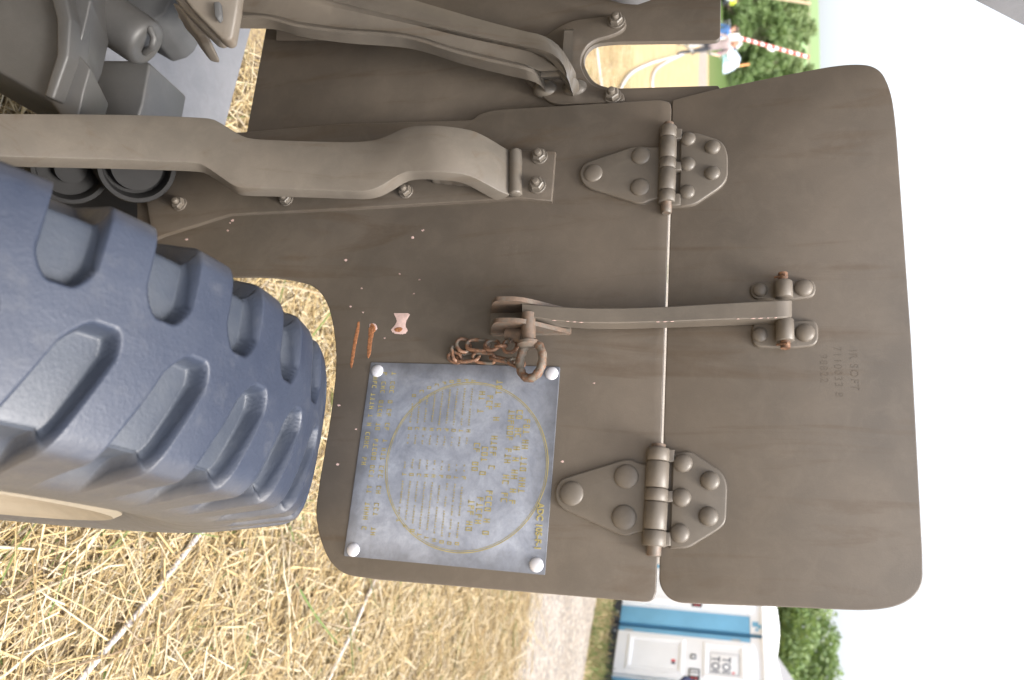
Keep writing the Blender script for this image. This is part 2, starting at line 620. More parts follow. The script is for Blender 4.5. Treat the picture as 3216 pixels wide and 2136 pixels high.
def text_mesh(name, body, size, mat, parent, Mw, extrude=.0003, align='LEFT', sx=1.0, offset=0.0, space=1.0):
    cu = bpy.data.curves.new(name, 'FONT')
    cu.body = body; cu.size = size; cu.extrude = extrude; cu.align_x = align; cu.offset = offset; cu.space_character = space
    cu.resolution_u = 3
    tmp = bpy.data.objects.new(name + '_tmp', cu)
    col.objects.link(tmp)
    dg = bpy.context.evaluated_depsgraph_get()
    me = bpy.data.meshes.new_from_object(tmp.evaluated_get(dg))
    bpy.data.objects.remove(tmp)
    bpy.data.curves.remove(cu)
    me.materials.clear(); me.materials.append(mat)
    if sx != 1.0:
        me.transform(Matrix.Scale(sx, 4, Vector((1, 0, 0))))
    o = bpy.data.objects.new(name, me)
    return place(o, Mw, parent)

# ================================================================== SETTING
def sheet(name, pts, z, mat, kind='structure'):
    o = mk(name, [(x, y, z) for x, y in pts], [tuple(range(len(pts)))], mat, fix=False)
    if o.data.polygons[0].normal.z < 0:
        o.data.flip_normals()
    return tag(o, kind=kind)

sheet('field', [(-1500, -300), (1500, -300), (1500, 2500), (-1500, 2500)], 0.0, M['field'])

def smooth_path(pts, n=10):
    return [(p.x, p.y) for p in catmull([Vector((x, y, 0)) for x, y in pts], n)]
near_e = smooth_path([(7.0, .2), (4.2, 3.2), (2.36, 5.25), (1.96, 5.74), (.6, 7.6), (-1.2, 10.6), (-4, 16)])
far_e = smooth_path([(8.6, 1.6), (5.6, 5.0), (3.52, 8.01), (2.96, 8.84), (1.6, 11.0), (0, 14), (-2.4, 18.5)])
road_v = [(x, y, .004) for x, y in near_e] + [(x, y, .004) for x, y in far_e]
nr = len(near_e)
mk('dirt_road', road_v, [(i, i + 1, nr + i + 1, nr + i) for i in range(nr - 1)], M['road'])['kind'] = 'structure'
track_n = smooth_path([(-60, 47), (-30, 45), (-16.6, 43), (-13.6, 41.5), (-6, 40)])
track_f = smooth_path([(-60, 62), (-30, 60), (-18, 58), (-14, 57), (-6, 55)])
nr = len(track_n)
mk('farm_track', [(x, y, .004) for x, y in track_n] + [(x, y, .006) for x, y in track_f], [(i, i + 1, nr + i + 1, nr + i) for i in range(nr - 1)], M['road'])['kind'] = 'structure'

sheet('gravel_yard', smooth_path([(-3.2, 12), (3.2, 13.5), (6, 20), (5, 36), (-6, 38), (-4.2, 20), (-3.2, 12)], 8)[:-1], .002, M['road'])

def hill_z(x, y):
    if y <= 62: return -0.05
    q = (x / y + .15) / .30
    q = min(1, max(0, q)); mask = 1 - q * q * (3 - 2 * q)
    z = 46 * min(1.15, ((y - 62) / 390)) ** 1.30
    return z * mask + .9 * math.sin(x * .03) * min(1, (y - 62) / 150) * mask - .05 * (1 - min(1, (y - 62) / 5))

def hill():
    xs = np.concatenate([np.linspace(-420, -100, 30), np.linspace(-96, 40, 70), np.linspace(50, 300, 16)])
    ys = np.concatenate([np.linspace(62, 120, 40), np.linspace(124, 520, 50)])
    v = [(x, y, hill_z(x, y)) for y in ys for x in xs]
    nx = len(xs)
    f = [(j * nx + i, j * nx + i + 1, (j + 1) * nx + i + 1, (j + 1) * nx + i) for j in range(len(ys) - 1) for i in range(nx - 1)]
    k = NT('hill_fields')
    p = k.n('NewGeometry').outputs['Position']
    sx = k.n('SeparateXYZ'); k.l(p, sx.inputs[0])
    y = k.math('ADD', sx.outputs['Y'], k.math('MULTIPLY', k.math('SUBTRACT', k.noise(p, .03, 3), .5), 14))
    c = k.ramp(k.math('DIVIDE', y, 600.0), [(0.0, (.22, .19, .09)), (.13, (.07, .105, .03)), (.17, (.035, .06, .015)), (.45, (.04, .065, .018)), (.50, (.08, .13, .05)), (.53, (.23, .34, .16)), (.645, (.23, .34, .16)), (.66, (.20, .17, .12)), (.70, (.17, .24, .11)), (1, (.18, .26, .13))])
    c = k.mix(k.math('MULTIPLY', k.noise(p, .8, 5, .7), .3), c, (.06, .09, .03))
    k.base(c); k.set(Roughness=.95)
    k.b.inputs['Specular IOR Level'].default_value = .1
    o = mk('hill', v, f, k.m, fix=False, sharp=60)
    tag(o, kind='structure')
hill()

# ================================================================== STRAW AND GRASS
def rods(name, n, pos, ln, wid, mat, tilt=.18, zmax=.05, bend=.25, kind='stuff', yaw=None, zlift=None):
    """n bent three-sided stalks as one mesh"""
    yaw = rng.uniform(0, 2 * np.pi, n) if yaw is None else yaw
    pit = rng.normal(0, tilt, n)
    d = np.stack([np.cos(yaw) * np.cos(pit), np.sin(yaw) * np.cos(pit), np.sin(pit)], 1)
    side = np.stack([-np.sin(yaw), np.cos(yaw), np.zeros(n)], 1)
    up = np.cross(d, side)
    up[up[:, 2] < 0] *= -1
    half = ln / 2
    low = np.abs(d[:, 2]) * half
    z = low + wid * .5 + (rng.random(n) ** 2 * zmax if zlift is None else zlift)
    c = np.concatenate([pos, z[:, None]], 1)
    bnd = rng.normal(0, bend, n) * half * .5
    V = np.zeros((n, 9, 3))
    for r, t in enumerate((-1, 0, 1)):
        cc = c + d * (half * t)[:, None] + side * (bnd * (1 - t * t))[:, None]
        w = wid * (1.0 if t < 1 else .6)
        for kk in range(3):
            a = 2 * np.pi * kk / 3 + .5
            V[:, r * 3 + kk] = cc + side * (w * .5 * np.cos(a))[:, None] * 1.3 + up * (w * .5 * np.sin(a))[:, None]
    fq = []
    for r in range(2):
        for kk in range(3):
            k2 = (kk + 1) % 3
            fq.append((r * 3 + kk, r * 3 + k2, (r + 1) * 3 + k2, (r + 1) * 3 + kk))
    fq = np.array(fq)
    Fq = (fq[None] + (np.arange(n) * 9)[:, None, None]).reshape(-1, 4)
    me = bpy.data.meshes.new(name)
    me.vertices.add(n * 9); me.vertices.foreach_set('co', V.reshape(-1).astype(np.float32))
    me.loops.add(Fq.size); me.loops.foreach_set('vertex_index', Fq.reshape(-1).astype(np.int32))
    me.polygons.add(len(Fq))
    me.polygons.foreach_set('loop_start', (np.arange(len(Fq)) * 4).astype(np.int32))
    me.materials.append(mat)
    me.update(calc_edges=True)
    me.validate()
    o = bpy.data.objects.new(name, me)
    place(o, Matrix.Identity(4))
    return o

def straw():
    out = []
    def scatter(n, x0, x1, y0, y1):
        p = np.stack([rng.uniform(x0, x1, n), rng.uniform(y0, y1, n)], 1)
        # combed into rough swaths with thinner places between
        f = np.sin(p[:, 0] * 2.1 + p[:, 1] * 3.3 + 1.5 * np.sin(p[:, 0] * 1.3)) * .5 + .5
        g = np.sin(p[:, 0] * 5.3 - p[:, 1] * 4.1) * .5 + .5
        keep = rng.random(n) < .62 + .30 * f + .12 * g
        return p[keep]
    pts = [scatter(23000, -.9, 2.4, .9, 2.4), scatter(38000, -1.6, 3.0, 2.3, 4.2), scatter(42000, -2.6, 3.6, 4.0, 6.6), scatter(14000, -6.5, .4, 6.4, 12.0)]
    pts = np.concatenate(pts)
    n_ = .008
    # keep the straw off the track
    def edge(y):
        return np.interp(y, [q[1] for q in near_e], [q[0] for q in near_e])
    d = edge(pts[:, 1]) - pts[:, 0]
    pts = pts[(d > .05) | (rng.random(len(pts)) < np.clip(.55 + d * 1.2, 0, 1) * .5)]
    n = len(pts)
    ln = np.clip(rng.gamma(2.6, .050, n), .025, .34)
    far = np.clip((pts[:, 1] - 1) / 6, 0, 1)
    wid = rng.gamma(4.5, .00068, n).clip(.0012, .0070) * (1 + .25 * far)
    yaw = rng.uniform(0, 2 * np.pi, n)
    sw = rng.random(n) < .45
    yaw[sw] = rng.normal(2.05, .55, sw.sum())
    chaff = scatter(34000, -1.2, 3.2, .9, 5.6)
    m_ = len(chaff)
    pts = np.concatenate([pts, chaff]); n += m_
    ln = np.concatenate([ln, rng.uniform(.008, .045, m_)]); wid = np.concatenate([wid, rng.uniform(.0010, .0030, m_)]); yaw = np.concatenate([yaw, rng.uniform(0, 6.28, m_)])
    o = rods('straw', n, pts, ln, wid, M['straw'], .14, .045, .22, yaw=yaw)
    tag(o, 'loose golden straw covering the harvested ground', 'straw', kind='stuff')
straw()

def verge():
    n = 9000
    t = rng.random(n)
    ye = np.array(far_e)
    idx = t * (len(ye) - 1); i0 = np.floor(idx).astype(int).clip(0, len(ye) - 2); fr = idx - i0
    base = ye[i0] * (1 - fr)[:, None] + ye[i0 + 1] * fr[:, None]
    off = rng.random(n) ** 1.2 * 1.0
    pos = base + off[:, None] * np.array([.83, .56])
    ln = rng.uniform(.05, .18, n) * (0.5 + off * .6)
    o = rods('verge_grass', n, pos, ln, rng.uniform(.004, .008, n), M['grass'], .9, .0, .3, zlift=np.zeros(n))
    tag(o, 'tufted green and brown grass on the verge before the toilets', 'grass', kind='stuff')
verge()

# ================================================================== ROPES
def rope(label, pts, rad=.008, name='rope', sag=None):
    pth = catmull([Vector(p) for p in pts], 14)
    n = 8
    mb = MB().tube(pth, rad, n)
    o = mb.build(name, M['rope'], sharp=60)
    me = o.data
    uv = me.uv_layers.new(name='UV')
    dist = [0.0]
    for a, b in zip(pth, pth[1:]): dist.append(dist[-1] + (b - a).length)
    for lp in me.loops:
        vi = lp.vertex_index
        i = min(vi // n, len(pth) - 1)
        uv.data[lp.index].uv = ((vi % n) / n, dist[i])
    return tag(o, label, 'rope', 'white ropes lying on the straw')
g = lambda px, py, z=.035: tuple(G(px, py, z))
a, b = Vector(g(620, 1685)), Vector(g(250, 2136)); d = (b - a)
rope('white rope on the straw nearest the big tyre', [a - d * 1.7, a - d * .6, a, (a + b) / 2 + Vector((.004, .003, .004)), b, b + d * 1.4])
a, b = Vector(g(1175, 1825)), Vector(g(1030, 2136)); d = (b - a)
rope('white rope on the straw below the data plate corner', [a - d * 2.5, a - d, a, (a + b) / 2 + Vector((.006, 0, .003)), b, b + d * 1.5])
rope('short white rope near the closed end of the shield slot', [g(1865, 60), g(1872, 130), g(1880, 200), g(1892, 290)], .013)
rope('curved white rope behind the slot, the nearer of two loops', [g(1935, 330), g(1952, 272), g(1985, 228), g(2040, 200), g(2090, 185), g(2150, 166), g(2210, 130)], .023)
rope('curved white rope behind the slot, the smaller farther loop', [g(2055, 300), g(2048, 262), g(2056, 225), g(2085, 200), g(2130, 178), g(2165, 160)], .023)

# ================================================================== TREES
def leaf_cloud(n, rx, ry, rz, zc, size, clumps, seed):
    r = np.random.default_rng(seed)
    ph = r.uniform(0, 2 * np.pi, clumps); ct = r.uniform(-.75, 1, clumps); stt = np.sqrt(1 - ct * ct)
    rad = r.uniform(.35, 1.0, clumps) ** .6
    cc = np.stack([rx * rad * stt * np.cos(ph), ry * rad * stt * np.sin(ph), zc + rz * rad * ct], 1)
    cr = r.uniform(.18, .36, clumps) * min(rx, rz)
    ci = r.integers(0, clumps, n)
    dv = r.normal(size=(n, 3)); dv /= np.linalg.norm(dv, axis=1)[:, None]
    dv[:, 2] *= .75
    c = cc[ci] + dv * (cr[ci] * r.uniform(.55, 1.0, n) ** .5)[:, None]
    u = r.normal(size=(n, 3)); u /= np.linalg.norm(u, axis=1)[:, None]
    w = np.cross(u, dv + r.normal(size=(n, 3)) * .5); w /= np.linalg.norm(w, axis=1)[:, None]
    s = size * r.uniform(.6, 1.3, n)
    V = np.stack([c - u * s[:, None], c + w * (s * .55)[:, None], c + u * s[:, None], c - w * (s * .55)[:, None]], 1)
    me = bpy.data.meshes.new('crown')
    me.vertices.add(4 * n); me.vertices.foreach_set('co', V.reshape(-1).astype(np.float32))
    me.loops.add(4 * n); me.loops.foreach_set('vertex_index', np.arange(4 * n, dtype=np.int32))
    me.polygons.add(n); me.polygons.foreach_set('loop_start', (np.arange(n) * 4).astype(np.int32))
    me.update(calc_edges=True)
    return me, cc

def make_tree_meshes(seed, hgt, rx, mat, n=4200, size=.16):
    me, cc = leaf_cloud(n, rx, rx, hgt * .40, hgt * .60, size, 34, seed)
    me.materials.append(mat)
    mb = MB()
    r = random.Random(seed)
    top = hgt * .85
    trunk = [Vector((r.uniform(-.04, .04) * hgt * t, r.uniform(-.04, .04) * hgt * t, top * t - .15)) for t in (0, .15, .3, .5, .7, 1)]
    mb.tube(trunk, [hgt * .028, hgt * .022, hgt * .019, hgt * .015, hgt * .010, hgt * .003], 8)
    for c in cc[::3]:
        c = Vector(c); base = trunk[2].lerp(trunk[5], min(.8, max(0, (c.z / hgt - .3))) * .7)
        mid = base.lerp(c, .5) + Vector((0, 0, -.04 * hgt))
        mb.tube([base, mid, c], [hgt * .008, hgt * .005, hgt * .002], 5)
    return me, mb.mesh('trunk', M['bark'], 60)
tree_kinds = [make_tree_meshes(11, 6.0, 2.6, M['leaf']), make_tree_meshes(12, 7.0, 2.4, M['leaf2']), make_tree_meshes(13, 5.0, 3.0, M['leaf'])]

def tree(x, y, z, kind, sc, rz, label, group, lst=None):
    root = empty('tree', (x, y, z), label, 'tree', group, rz)
    cm, tm = (lst or tree_kinds)[kind]
    for nm, me in (('crown', cm), ('trunk', tm)):
        inst(nm, me, WM[root] @ Matrix.Scale(sc, 4), root)
    return root

# wood on the slope seen past the shield's slot: (direction in px, distance, kind, scale, label)
slope = [(-60, 96, 0, 1.25, 'dark green tree at the top edge of the photo, left of the tall pole'),
         (25, 104, 1, 1.2, 'pale green tree rising behind the tall pole'),
         (72, 92, 2, 1.15, 'low dark tree behind the parked cars'),
         (112, 112, 1, 1.35, 'pale tree above the head of the person in blue'),
         (150, 98, 0, 1.2, 'dark tree behind the middle of the striped pole'),
         (188, 90, 2, 1.25, 'broad tree behind the orange and white post'),
         (225, 100, 1, 1.15, 'pale tree above the white car past the barrier'),
         (262, 94, 0, 1.2, 'dark tree meeting the shield flap edge'),
         (5, 150, 0, 1.6, 'far dark tree high on the slope near the tall pole'),
         (95, 160, 2, 1.7, 'far tree high on the slope left of the striped pole'),
         (172, 156, 1, 1.6, 'far pale tree high on the slope right of the striped pole'),
         (240, 150, 0, 1.6, 'far dark tree high on the slope beside the flap edge'),
         (330, 110, 1, 1.4, 'pale slope tree hidden mostly behind the shield flap')]
for py, y, kd, sc, lb in slope:
    x = (py - CY) / FPX * y * 1.03
    tree(x, y, hill_z(x, y) - .1, kd, sc, random.uniform(0, 6), lb, 'trees on the slope')

for py, y, sc, lb in ((-20, 84, .8, 'low bush above the silver blue car'), (36, 86, .75, 'low bush right behind the white car by the tall pole'), (84, 84, .8, 'low bush at the shield corner'), (128, 88, .85, 'low bush behind the head of the mauve shirted person'),
                      (168, 86, .75, 'low bush behind the metal barrier'), (214, 92, .85, 'low bush behind the white car past the barrier'), (258, 90, .9, 'low bush behind the white and turquoise tent')):
    x = (py - CY) / FPX * y * 1.03
    rt = tree(x, y, hill_z(x, y) - 1.0, 2, sc, random.uniform(0, 6), lb, 'bushes at the foot of the slope')
    rt.name = 'bush'; rt['category'] = 'bush'

big_kinds = [make_tree_meshes(21, 4.6, 1.9, M['leaf2'], 9000, .085), make_tree_meshes(22, 4.8, 1.8, M['leaf'], 9000, .085)]
for px, py, y, kd, sc, lb in [(2300, 1900, 28, 0, 1.06, 'leafy tree behind the partly hidden toilet'), (2300, 1990, 26, 1, .98, 'leafy tree behind the gap between the toilets'),
                              (2300, 2085, 27, 0, .88, 'leafy tree behind the grey canvas roof'), (2300, 2190, 30, 1, .82, 'leafy tree at the lower picture edge beyond the toilets'),
                              (2300, 1820, 30, 1, .95, 'leafy tree mostly hidden behind the shield flap corner')]:
    tree((py - CY) / FPX * y * 1.03, y, 0, kd, sc, random.uniform(0, 6), lb, 'trees behind the toilets', big_kinds)

# ================================================================== PORTABLE TOILETS
def toilet(org, rz, label, detail=True):
    """local frame: x along the front to the right, -y out of the door, z up"""
    t = empty('portable_toilet', org, label, 'portable toilet', 'portable toilets in a row', rz)
    W = WM[t]
    wd, dp, ht = 1.00, 1.10, 2.08
    mb = MB().box((-.02, -.01, .02), (wd + .02, dp, .11))
    for i in range(3):
        mb.box((.05 + i * .42, -.04, 0), (.16 + i * .42, dp, .06))
    mb.build('base_skid', M['black'], t, W)
    for x in (.11, .88):
        MB().lathe([(.014, 0), (.014, .012), (.008, .018)], 10, Matrix.Translation((x, -.012, .075)) @ Matrix.Rotation(R_(90), 4, 'X')).build('bolt_head', M['silverm'], t, W)
    # walls: white frame, blue side and front panels
    MB().box((0, .03, .11), (.03, dp - .02, ht - .22)).box((wd - .03, .03, .11), (wd, dp - .02, ht - .22)).box((.03, dp - .05, .11), (wd - .03, dp - .02, ht - .22)).build('wall', M['blue'], t, W)
    fr = MB().box((0, 0, ht - .36), (wd, .06, ht - .20)).box((.085, .004, .11), (.115, .055, ht - .36)).box((.715, .004, .11), (.745, .055, ht - .36))
    fr.build('door_frame', M['white'], t, W)
    for x0, x1, nm in ((.0, .085, 'front_panel'), (.745, wd, 'front_panel')):
        v, f = prism([(x0 + .0, .112), (x1, .112), (x1, ht - .362), (x0, ht - .362)], 0, .03, .012)
        o = mk(nm, v, f, M['blue'], t, W @ Matrix.Translation((0, .035, 0)) @ Matrix.Rotation(R_(90), 4, 'X'), 35)
    # roof: shallow dome with rounded edge
    rv, rf = [], []
    nx = 10
    for j in range(nx + 1):
        for i in range(nx + 1):
            u, w = i / nx, j / nx
            e = min(1, 6 * min(u, 1 - u)) * min(1, 6 * min(w, 1 - w))
            rv.append((-.03 + u * (wd + .06), -.04 + w * (dp + .06), ht - .20 + .12 * e ** .5 + .10 * math.sin(math.pi * u) * math.sin(math.pi * w)))
    for j in range(nx):
        for i in range(nx):
            q = j * (nx + 1) + i
            rf.append((q, q + 1, q + nx + 2, q + nx + 1))
    mb = MB().add(rv, rf).box((-.03, -.04, ht - .225), (wd + .03, dp + .02, ht - .199))
    mb.build('roof', M['white'], t, W, 50)
    # door
    A = W @ Matrix.Translation((-.14, .0, 0)) @ Matrix.Rotation(R_(90), 4, 'X')
    pts = rounded([(.245, .115, .02), (.865, .115, .02), (.865, ht - .33, .05), (.71, ht - .285, .1), (.40, ht - .285, .1), (.245, ht - .33, .05)])
    v, f = prism(pts, 0, .045, .012)
    dr = mk('door', v, f, M['white'], t, A, 40)
    def dpart(nm, x0, x1, z0, z1, h0, h1, mat, bev=.004, r=.01, sharp=40):
        v, f = prism(rounded([(x0, z0, r), (x1, z0, r), (x1, z1, r), (x0, z1, r)], 4), h0, h1, bev)
        return mk(nm, v, f, mat, dr, A, sharp)
    # pressed frames around lower and upper panel
    for z0, z1 in ((.25, .95), (1.16, 1.66)):
        outer = [(.30, z0), (.81, z0), (.81, z1), (.30, z1)]
        v = []; f = []
        for ins, h in ((0, .045), (.02, .062), (.05, .062), (.075, .046)):
            sx0, sz0, sx1, sz1 = .30 + ins, z0 + ins, .81 - ins, z1 - ins
            v += [(sx0, sz0, h), (sx1, sz0, h), (sx1, sz1, h), (sx0, sz1, h)]
        for r in range(3):
            for i in range(4):
                j = (i + 1) % 4
                f.append((r * 4 + i, r * 4 + j, (r + 1) * 4 + j, (r + 1) * 4 + i))
        mk('pressed_frame', v, f, M['white'], dr, A, 30, fix=True)
    dpart('lock_plate', .70, .855, 1.005, 1.135, .045, .056, M['black'])
    for xx, ww in ((.725, .022), (.765, .034)):
        dpart('lock_slot', xx, xx + ww, 1.02, 1.12, .056, .059, M['white'], .001, .008)
    for zz in (1.035, 1.08):
        dpart('lock_indicator', .822, .840, zz, zz + .026, .056, .059, M['redprint'], .001, .008)
    dpart('handle_plate', .50, .565, 1.02, 1.085, .045, .058, M['black'])
    dpart('handle_slot', .525, .556, 1.033, 1.072, .058, .061, M['white'], .001, .008)
    sg = dpart('sign', .445, .735, 1.245, 1.585, .047, .050, M['white'], .0005, .003)
    ln = MB()
    for (x0, x1, z0, z1) in ((.448, .732, 1.248, 1.253), (.448, .732, 1.577, 1.582), (.448, .453, 1.253, 1.577), (.727, .732, 1.253, 1.577)):
        ln.box((x0, z0, .0502), (x1, z1, .0512))
    ln.build('sign_border', M['navyprint'], dr, A)
    for zz in (1.392, 1.268):
        text_mesh('sign_lettering', 'TOI', .134, M['navyprint'], dr, A @ Matrix.Translation((.497, zz, .0506)), .0004, offset=.0024)
    hp = [(0, -.018), (.017, .002), (.016, .012), (.008, .015), (0, .008), (-.008, .015), (-.016, .012), (-.017, .002)]
    v, f = prism([(x, y) for x, y in hp], 0, .001, .0002)
    mk('heart', v, f, M['redprint'], dr, A @ Matrix.Translation((.706, 1.515, .0504)))
    for zz in (.2, 1.5):
        MB().tube([(.095, -.04, zz), (.095, -.04, zz + .10)], .013, 8).build('door_hinge', M['silverm'], dr, W, 50)
    # stickers on the frame above the right front panel
    for x0, z0, s in ((.83, ht - .335, .075), (.93, ht - .30, .035)):
        MB().box((x0, -.004, z0), (x0 + s, -.001, z0 + s)).build('sticker', M['blue'], t, W)
    MB().lathe([(.03, 0), (.03, .003), (.016, .0035)], 16, W @ Matrix.Translation((.90, -.004, ht - .245)) @ Matrix.Rotation(R_(90), 4, 'X')).build('round_sticker', M['blue'], t)
    if detail:
        for (x0, mt) in ((.60, 'redprint'), (.635, 'navyprint')):
            dpart('door_mark', x0, x0 + .03, .80, .845, .0475, .0485, M[mt], .0002, .001)
    return t
rd = Vector((.52, -.854)).normalized()
rz = math.atan2(rd.y, rd.x)
d0 = Vector((3.70, 9.90))                        # bottom left corner of the fully visible door
o2 = d0 - rd * .11
toilet((o2.x, o2.y, 0), rz, 'white and blue portable toilet with its whole door and sign in view')
o1 = o2 - rd * 1.07
toilet((o1.x, o1.y, 0), rz, 'portable toilet cut off by the shield edge above it')
o3 = o2 + rd * 1.07
toilet((o3.x, o3.y, 0), rz, 'portable toilet at the picture edge with only its blue panel showing')

# grey canvas roof behind the toilets
t = empty('grey_tent', (7.75, 15.0, 0), 'grey canvas tent roof sloping behind the toilets', 'tent', None, R_(-8))
W = WM[t]
mb = MB()
pr = [(-1.75, 0, 2.22), (0, 0, 3.45), (1.75, 0, 2.22)]
v = [Vector((x, y, z + dz)) for dz in (0, -.04) for y in (-2.2, 2.2) for x, _, z in pr]
mb.add(v, [(0, 1, 4, 3), (1, 2, 5, 4), (6, 9, 10, 7), (7, 10, 11, 8), (0, 6, 7, 1), (1, 7, 8, 2), (3, 4, 10, 9), (4, 5, 11, 10), (0, 3, 9, 6), (2, 8, 11, 5)])
mb.build('tent_roof', M['greyroof'], t, W)
for x in (-1.5, 1.5):
    for y in (-2.1, 2.1):
        MB().tube([(x, y, 0), (x, y, 2.36)], .03, 8).build('tent_pole', M['silverm'], t, W)
for y in (-2.15, 2.15):
    mk('gable', [(-1.7, y, 2.21), (1.7, y, 2.21), (0, y, 3.40), (-1.7, y + .02, 2.21), (1.7, y + .02, 2.21), (0, y + .02, 3.40)], [(0, 1, 2), (5, 4, 3), (0, 3, 4, 1), (1, 4, 5, 2), (2, 5, 3, 0)], M['greyroof'], t, W)

# ================================================================== PEOPLE
def person(loc, hgt, rz, label, shirt, trousers, hair, lean=0.0, arms=((25, 15), (25, 15)), stride=.12, group=None, hat=None, short=False):
    """one skinned body; arms = (outward angle, elbow bend) in degrees for left and right"""
    t = empty('person', loc, label, 'person', group, rz)
    k = hgt / 1.75
    V, E, Rd = [], [], []
    def add(p, r, par=None):
        V.append(Vector(p)); Rd.append(r)
        if par is not None: E.append((par, len(V) - 1))
        return len(V) - 1
    def ln(z):                                   # forward lean (towards -y) grows above the hips
        return -max(0, z - .95) * math.tan(R_(lean))
    pel = add((0, ln(.95), .95), (.135, .10))
    bel = add((0, ln(1.10), 1.10), (.13, .10), pel)
    che = add((0, ln(1.30), 1.30), (.150, .11), bel)
    shn = add((0, ln(1.43), 1.43), (.10, .08), che)
    nec = add((0, ln(1.50) - .005, 1.50), (.052, .055), shn)
    hd1 = add((0, ln(1.58) - .02, 1.575), (.066, .078), nec)
    hd2 = add((0, ln(1.64) - .02, 1.645), (.074, .092), hd1)
    hd3 = add((0, ln(1.71) - .01, 1.715), (.060, .075), hd2)
    add((0, ln(1.61) - .115, 1.60), (.016, .016), hd1)       # nose
    for sx in (-1, 1):
        add((sx * .078, ln(1.61) - .01, 1.615), (.012, .018), hd1)   # ear
    for sx, (out, bend) in zip((-1, 1), arms):
        sh = add((sx * .175, ln(1.42), 1.41), (.055, .058), shn)
        o_, b_ = R_(out), R_(out - bend)
        el = Vector((sx * (.19 + .29 * math.sin(o_)), ln(1.40) - .02, 1.41 - .29 * math.cos(o_)))
        e = add(el, (.042, .042), sh)
        wr = el + Vector((sx * .24 * math.sin(b_), -.07 - abs(bend) * .0016, -.24 * math.cos(b_)))
        w = add(wr, (.029, .030), e)
        dv = (wr - el).normalized()
        pm = add(wr + dv * .055, (.034, .020), w)
        for q in range(4):
            f1 = wr + dv * .10 + Vector((0, (q - 1.5) * .019, 0)); f2 = f1 + dv * (.034 - abs(q - 1.4) * .005) + Vector((-sx * .008, 0, 0))
            i1 = add(f1, (.0085, .0085), pm); add(f2, (.0075, .0075), i1)
        th = add(wr + dv * .05 + Vector((0, -.035, 0)), (.010, .010), w); add(wr + dv * .085 + Vector((-sx * .006, -.045, 0)), (.008, .008), th)
        lg = add((sx * .09, ln(.9), .88), (.088, .09), pel)
        kn = add((sx * .10, -sx * stride * .4 - .02, .49), (.058, .060), lg)
        an = add((sx * .10, -sx * stride + .02, .09), (.040, .042), kn)
        add((sx * .115, -sx * stride - .13, .035), (.036, .030), an)
    me = bpy.data.meshes.new('body')
    me.from_pydata(V, E, [])
    tmp = bpy.data.objects.new('body_tmp', me)
    col.objects.link(tmp)
    sk = tmp.modifiers.new('skin', 'SKIN')
    for i, r in enumerate(Rd):
        me.skin_vertices[0].data[i].radius = r
        me.skin_vertices[0].data[i].use_root = (i == 0)
    sk.use_smooth_shade = True
    sb = tmp.modifiers.new('sub', 'SUBSURF'); sb.levels = 1; sb.render_levels = 1
    dg = bpy.context.evaluated_depsgraph_get()
    bm_ = bpy.data.meshes.new_from_object(tmp.evaluated_get(dg))
    bpy.data.objects.remove(tmp)
    bm_.materials.clear()
    for q in (M['skin'], shirt, trousers, M['black']): bm_.materials.append(q)
    vs = [v.co.copy() for v in bm_.vertices]
    for p in bm_.polygons:
        c = p.center
        arm = abs(c.x) > .21
        dz = c.z
        if dz > 1.475 and not arm: mi = 0
        elif dz > .93: mi = 1
        elif arm: mi = 0 if dz < (1.15 if short else .90) else 1
        elif dz > .075: mi = 2
        else: mi = 3
        if arm and short and dz < 1.18: mi = 0
        p.material_index = mi
        p.use_smooth = True
    bm_.name = 'body'
    Wp = WM[t] @ Matrix.Scale(k, 4)
    inst('body', bm_, Wp, t)
    hy = ln(1.66)
    if hair is not None:
        mb = MB()
        prof = [(.074, -.045), (.082, -.01), (.081, .03), (.066, .066), (.036, .086), (.004, .092)]
        mb.lathe([(r * 1.0, z) for r, z in prof], 18, Matrix.Translation((0, hy - .002, 1.672)) @ Matrix.Scale(1.22, 4, Vector((0, 1, 0))))
        mb.build('hair', hair, t, Wp, 60)
    if hat is not None:
        MB().lathe([(.10, -.008), (.105, 0), (.088, .006), (.085, .04), (.06, .075), (.01, .088)], 18, Matrix.Translation((0, hy - .005, 1.685)) @ Matrix.Scale(1.2, 4, Vector((0, 1, 0)))).build('cap', hat, t, Wp, 50)
    return t
gp = lambda px, py: tuple(G(px, py, 0))
p = gp(2125, 152)
walker = person((p[0], p[1], 0), 1.84, R_(35), 'person in mauve grey shirt and dark trousers standing beyond the slot', M['mauve'], M['trouser'], M['greyhair'], 6, ((20, 40), (18, 45)), .10, short=True)
p = gp(2150, 112)
person((p[0], p[1], 0), 1.82, R_(-20), 'person in a blue shirt behind the mauve shirted one', M['blueshirt'], M['trouser'], M['hair'], 4, ((14, 20), (14, 20)), .08)
p = gp(2172, 152)
person((p[0], p[1], 0), 1.90, R_(60), 'person in purple with a pale cap beside the mauve shirted one', M['purple'], M['trouser'], None, 6, ((14, 20), (14, 20)), .10, hat=M['white'])
# at the picture edge, only a bent elbow shows
p = G(2105, 2168, .95)
person((4.06, 8.95, 0), 1.46, R_(10), 'person in navy jacket at the picture edge before the toilets', M['navy'], M['trouser'], M['hair'], 0, ((42, 85), (20, 15)), .1)

# walking stick held in front of the nearest walker
a = P(2130, 131, 22.6); b = P(2172, 163, 22.3)
c_ = Vector((a.x, a.y, 0.0))
tag(MB().tube([P(2100, 112, 22.9), P(2136, 132, 22.6), P(2165, 152, 22.4), P(2176, 162, 22.4)], .035, 8).build('walking_stick', M['silverm'], None), 'grey walking stick in front of the dark trousers', 'walking stick')

